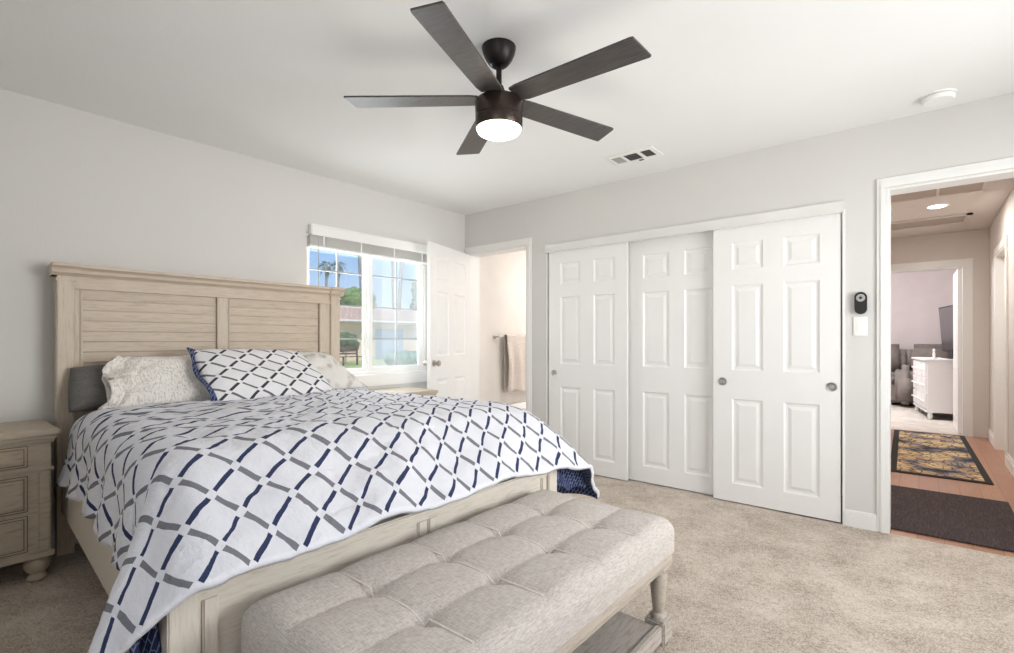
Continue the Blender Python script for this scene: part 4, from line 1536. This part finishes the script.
def seat_f(u, v):
    """top of the cushion: pillowed squares pulled down at the seams and tuft points; edges roll over"""
    hw, hl_ = (BX1 - BX0) / 2, (BY1 - BY0) / 2
    cx, cyy = (BX0 + BX1) / 2, (BY0 + BY1) / 2
    a, b = 2 * u - 1, 2 * v - 1
    R = 0.055
    # distribute parameter: arc over the rolled edge
    def edge(q, half):
        tot = half + 0.10
        s_ = q * tot
        fl_ = half - R
        sg = 1 if s_ >= 0 else -1
        s_ = abs(s_)
        if s_ <= fl_:
            return sg * s_, 0.0
        s2 = s_ - fl_
        arc = R * pi / 2
        if s2 < arc:
            an_ = s2 / R
            return sg * (fl_ + R * sin(an_)), R * (1 - cos(an_))
        return sg * half, R + (s2 - arc)
    x, dx_ = edge(a, hw)
    y, dy_ = edge(b, hl_)
    drop = dx_ + dy_ if min(dx_, dy_) < 1e-6 else hypot(dx_, dy_)
    if dx_ > 0 and dy_ > 0:
        k = 1 - 0.10 * min(1, dx_ / R) * min(1, dy_ / R)
        x *= 1 - 0.035 * min(1, dx_ / R) * min(1, dy_ / R)
        y *= 1 - 0.018 * min(1, dx_ / R) * min(1, dy_ / R)
        drop = min(max(dx_, dy_) + 0.3 * min(dx_, dy_), ZS1 - ZS0)
    X_, Y_ = cx + x, cyy + y
    z = ZS1 - min(drop, ZS1 - ZS0)
    cw, ch = (BX1 - BX0) / 3, (BY1 - BY0) / 5
    fx_ = (X_ - BX0) / cw
    fy_ = (Y_ - BY0) / ch
    px = abs(sin(pi * fx_))
    py = abs(sin(pi * fy_))
    # seams only between inner tuft points
    ex = exp(-(min(abs(fx_ - round(fx_)), 1) * cw / 0.018) ** 2) * (1 if 0.5 < round(fx_) < 2.5 else 0)
    ey = exp(-(min(abs(fy_ - round(fy_)), 1) * ch / 0.018) ** 2) * (1 if 0.5 < round(fy_) < 4.5 else 0)
    dt = 9
    for i in (1, 2):
        for j in (1, 2, 3, 4):
            dt = min(dt, hypot(X_ - tx[i], Y_ - ty[j]))
    flat = 1 - min(1, drop / 0.05)
    z += flat * (0.012 * (px ** 0.6) * (py ** 0.6) - 0.001 * ex - 0.002 * ey - 0.022 * exp(-(dt / 0.034) ** 2))
    # front/back roll picks up the scallop
    z += 0.002 * N(X_ * 9, Y_ * 9)
    return (X_, Y_, z)


m = MB()
m.grid(seat_f, 120, 200)
seat = m.build('seat_cushion', M['linen'], bench, True, recalc=False)
ABS[seat.name] = ABS[bench.name]
for i in (1, 2):
    for j in (1, 2, 3, 4):
        b = MB()
        b.lathe([(0.004, 0.006), (0.010, 0.004), (0.011, 0.0), (0.009, -0.004)][::-1], (tx[i], ty[j], ZS1 - 0.030), 14)
        b.build('button', M['seam'], seat, True)


def seam_path(p0, p1):
    pts = []
    for k in range(13):
        f = k / 12
        X_ = p0[0] + (p1[0] - p0[0]) * f
        Y_ = p0[1] + (p1[1] - p0[1]) * f
        d0 = f * math.dist(p0, p1)
        d1 = (1 - f) * math.dist(p0, p1)
        e0 = 0.024 * exp(-(d0 / 0.034) ** 2) if p0[2] else 0
        e1 = 0.024 * exp(-(d1 / 0.034) ** 2) if p1[2] else 0
        pts.append((X_, Y_, ZS1 - 0.0015 - e0 - e1))
    return pts


for j in (1, 2, 3, 4):
    row = [(BX0 + 0.05, ty[j], 0), (tx[1], ty[j], 1), (tx[2], ty[j], 1), (BX1 - 0.05, ty[j], 0)]
    pts = []
    for a, b in zip(row, row[1:]):
        pts += seam_path(a, b)[(1 if pts else 0):]
    MB().tube([(a_, b_, c_ + 0.0012) for a_, b_, c_ in pts], 0.003, 6).build('seam_piping', M['seam'], seat, True)
m = MB()
m.box(BX0 + 0.012, BX1 - 0.012, BY0 + 0.012, BY1 - 0.012, 0.293, 0.352, 0.004)
m.box(BX0 + 0.004, BX1 - 0.004, BY0 + 0.004, BY1 - 0.004, 0.330, 0.346, 0.004)
m.box(BX0 + 0.007, BX1 - 0.007, BY0 + 0.007, BY1 - 0.007, 0.293, 0.303, 0.003)
m.build('apron', M['benchwood'], bench)
LX = (BX0 + 0.052, BX1 - 0.055)
LY = (BY0 + 0.045, BY1 - 0.045)
for x in LX:
    for y in LY:
        m = MB()
        m.box(x - 0.036, x + 0.036, y - 0.036, y + 0.036, 0.272, 0.335, 0.004)
        m.lathe([(0.020, 0.082), (0.029, 0.086), (0.031, 0.094), (0.026, 0.102), (0.019, 0.106), (0.021, 0.112), (0.026, 0.16), (0.031, 0.215), (0.0335, 0.245), (0.031, 0.256), (0.022, 0.260), (0.026, 0.266), (0.03, 0.274)], (x, y, 0), 28)
        lg = m.build('leg', M['benchwood'], bench, True, angle=50)
        ABS[lg.name] = ABS[bench.name]
        MB().box(x - 0.040, x + 0.040, y - 0.040, y + 0.040, 0.0, 0.086, 0.006).build('foot_block', M['shelfwood'], lg)
m = MB()
m.box(LX[0] - 0.02, LX[1] + 0.02, LY[0] + 0.03, LY[1] - 0.03, 0.028, 0.066, 0.005)
m.build('shelf', M['shelfwood'], bench)
m = MB()
for x in (LX[0] - 0.03, LX[1] + 0.005):
    m.box(x, x + 0.026, LY[0] + 0.038, LY[1] - 0.038, 0.012, 0.074, 0.005)
m.build('shelf_rail', M['shelfwood'], bench)

# ------------------------------------------------------------------ outdoors
GZ = -0.15
struct(MB().box(-70, XA - TH - 0.02, -40, 70, GZ - 0.2, GZ).build('ground', M['lawn']), 'sunny lawn outside the window', 'ground')
struct(MB().box(-27.0, -15.5, 19.6, 40, GZ, GZ + 0.02).build('path', M['concrete']), 'pale concrete driveway across the lawn', 'driveway')
ho = thing('house', 'tan stucco house with a terracotta roof across the lawn', 'house', (-31, 20, GZ))
MB().box(-36, -28, 4, 40, GZ, 2.45).build('wall', M['tan_stucco'], ho)
m = MB()
m.prism([(-37, 2.25), (-27.2, 2.25), (-27.2, 2.42), (-32, 3.55), (-37, 2.42)], 'Y', 3.2, 40.8)
m.build('roof', M['roof_tile'], ho)
m = MB()
m.box(-27.26, -27.16, 3.2, 40.8, 2.32, 2.42)
m.build('fascia', M['trim'], ho)
gd = MB()
gd.box(-28.06, -27.96, 19.9, 22.2, GZ, 1.9)
for k in range(4):
    gd.box(-27.97, -27.94, 19.95, 22.15, GZ + 0.08 + k * 0.5, GZ + 0.52 + k * 0.5, 0.01)
gd.build('garage_door', M['garage'], ho)


def blob(m, c, r, seed, sq=1.0, n=2):
    q = bmesh.ops.create_icosphere(m.bm, subdivisions=n + 1, radius=1.0)
    for v in q['verts']:
        d = v.co.normalized()
        k = 1 + 0.28 * N(d.x * 2.2 + seed, d.y * 2.2, d.z * 2.2) + 0.16 * N(d.x * 6 + seed, d.y * 6, d.z * 6)
        v.co = Vector(c) + Vector((d.x * r * k, d.y * r * k, d.z * r * k * sq))


def tree(name, x, y, z0, ht, r, mat, label, trunk=True, sq=0.9, kind='tree'):
    t = thing(name, label, kind, (x, y, z0))
    m = MB()
    blob(m, (x, y, ht - r * sq * 0.8), r, x * 1.3, sq, 3)
    for k in range(7):
        a = k * 0.9
        blob(m, (x + r * 0.6 * cos(a), y + r * 0.6 * sin(a), ht - r * sq * (0.75 + 0.4 * sin(k * 2.1))), r * 0.55, k + y, sq)
    m.build('foliage', mat, t, True)
    if trunk:
        MB().tube([(x, y, z0), (x + 0.05, y, (ht + z0) / 2), (x, y, ht - r)], r * 0.09, 8).build('trunk', M['trunk'], t)
    return t


tree('tree', -40, 26.5, GZ, 5.6, 1.5, M['leaf'], 'light green tree above the roof in the left window pane')
tree('tree', -38, 34.2, GZ, 6.9, 2.2, M['leaf_dark'], 'darker green tree above the roof in the right window pane')
tree('shrub', -24.3, 15.35, GZ, 1.45, 0.62, M['leaf_dark'], 'round dark green shrub on the lawn in the left window pane', True, 0.85, 'shrub')
hg = thing('hedge', 'low blue-green hedge beside the driveway in the right window pane', 'hedge', (-19, 17.5, GZ))
m = MB()
for k in range(10):
    blob(m, (-19.2 + 0.1 * sin(k * 2), 14.6 + k * 0.48, 0.30), 0.42, k * 2.7, 0.75)
m.build('foliage', M['leaf_blue'], hg, True)
MB().box(-19.4, -19.1, 14.5, 19.2, GZ, 0.2).build('stem', M['trunk'], hg)
# patio bench by the shrub
pb = thing('patio_bench', 'small dark red garden bench on the lawn below the round shrub', 'garden bench', (-22.6, 14.6, GZ))
m = MB()
for k in range(4):
    m.box(-22.9 + k * 0.13, -22.8 + k * 0.13, 14.0, 15.2, GZ + 0.42, GZ + 0.46)
m.build('seat', M['patio_wood'], pb)
m = MB()
for k in range(3):
    m.box(-22.98, -22.94, 14.0, 15.2, GZ + 0.55 + k * 0.14, GZ + 0.64 + k * 0.14)
for yy in (14.0, 15.13):
    m.box(-22.98, -22.91, yy, yy + 0.07, GZ + 0.4, GZ + 0.95)
m.build('backrest', M['patio_wood'], pb)
for yy in (14.0, 15.13):
    for xx in (-22.96, -22.45):
        MB().box(xx, xx + 0.07, yy, yy + 0.07, GZ, GZ + 0.42).build('leg', M['patio_wood'], pb)


def palm(x, y, ht, lean, label, r=0.17):
    p = thing('palm_tree', label, 'palm tree', (x, y, GZ), 'palm trees beyond the house')
    pts = [(x, y + lean * (k / 8) ** 1.5, GZ + (ht - GZ) * k / 8) for k in range(9)]
    MB().tube(pts, r, 8, r * 0.7).build('trunk', M['trunk'], p, True)
    top = Vector(pts[-1])
    m = MB()
    for k in range(26):
        a = k * 2.39996
        el = radians(-35 + 100 * (k / 26))
        Lf = 0.85 + 0.2 * sin(k * 1.7)
        d = Vector((cos(a) * cos(el), sin(a) * cos(el), sin(el)))
        s_ = Vector((-sin(a), cos(a), 0))
        prev = None
        for q in range(6):
            f = q / 5
            c_ = top + d * Lf * f + Vector((0, 0, -0.75 * f * f))
            w_ = 0.16 * sin(pi * min(1, f * 0.9 + 0.1))
            cur = (m.bm.verts.new(c_ - s_ * w_), m.bm.verts.new(c_ + Vector((0, 0, 0.05))), m.bm.verts.new(c_ + s_ * w_))
            if prev:
                m.bm.faces.new((prev[0], prev[1], cur[1], cur[0]))
                m.bm.faces.new((prev[1], prev[2], cur[2], cur[1]))
            prev = cur
    m.build('fronds', M['palm_leaf'], p)


palm(-45.0, 26.3, 8.6, 0.0, 'leftmost of the two short palms seen at the left of the window')
palm(-45.0, 27.6, 8.8, 0.0, 'short palm just right of the leftmost palm in the left window pane')
palm(-42.0, 28.6, 14, -1.0, 'tall leaning palm trunk near the middle of the window', 0.24)
palm(-42.0, 32.2, 14, -0.3, 'tall straight palm trunk at the left of the right window pane', 0.24)
palm(-42.0, 32.6, 14, 1.0, 'tall palm trunk leaning right in the right window pane', 0.24)
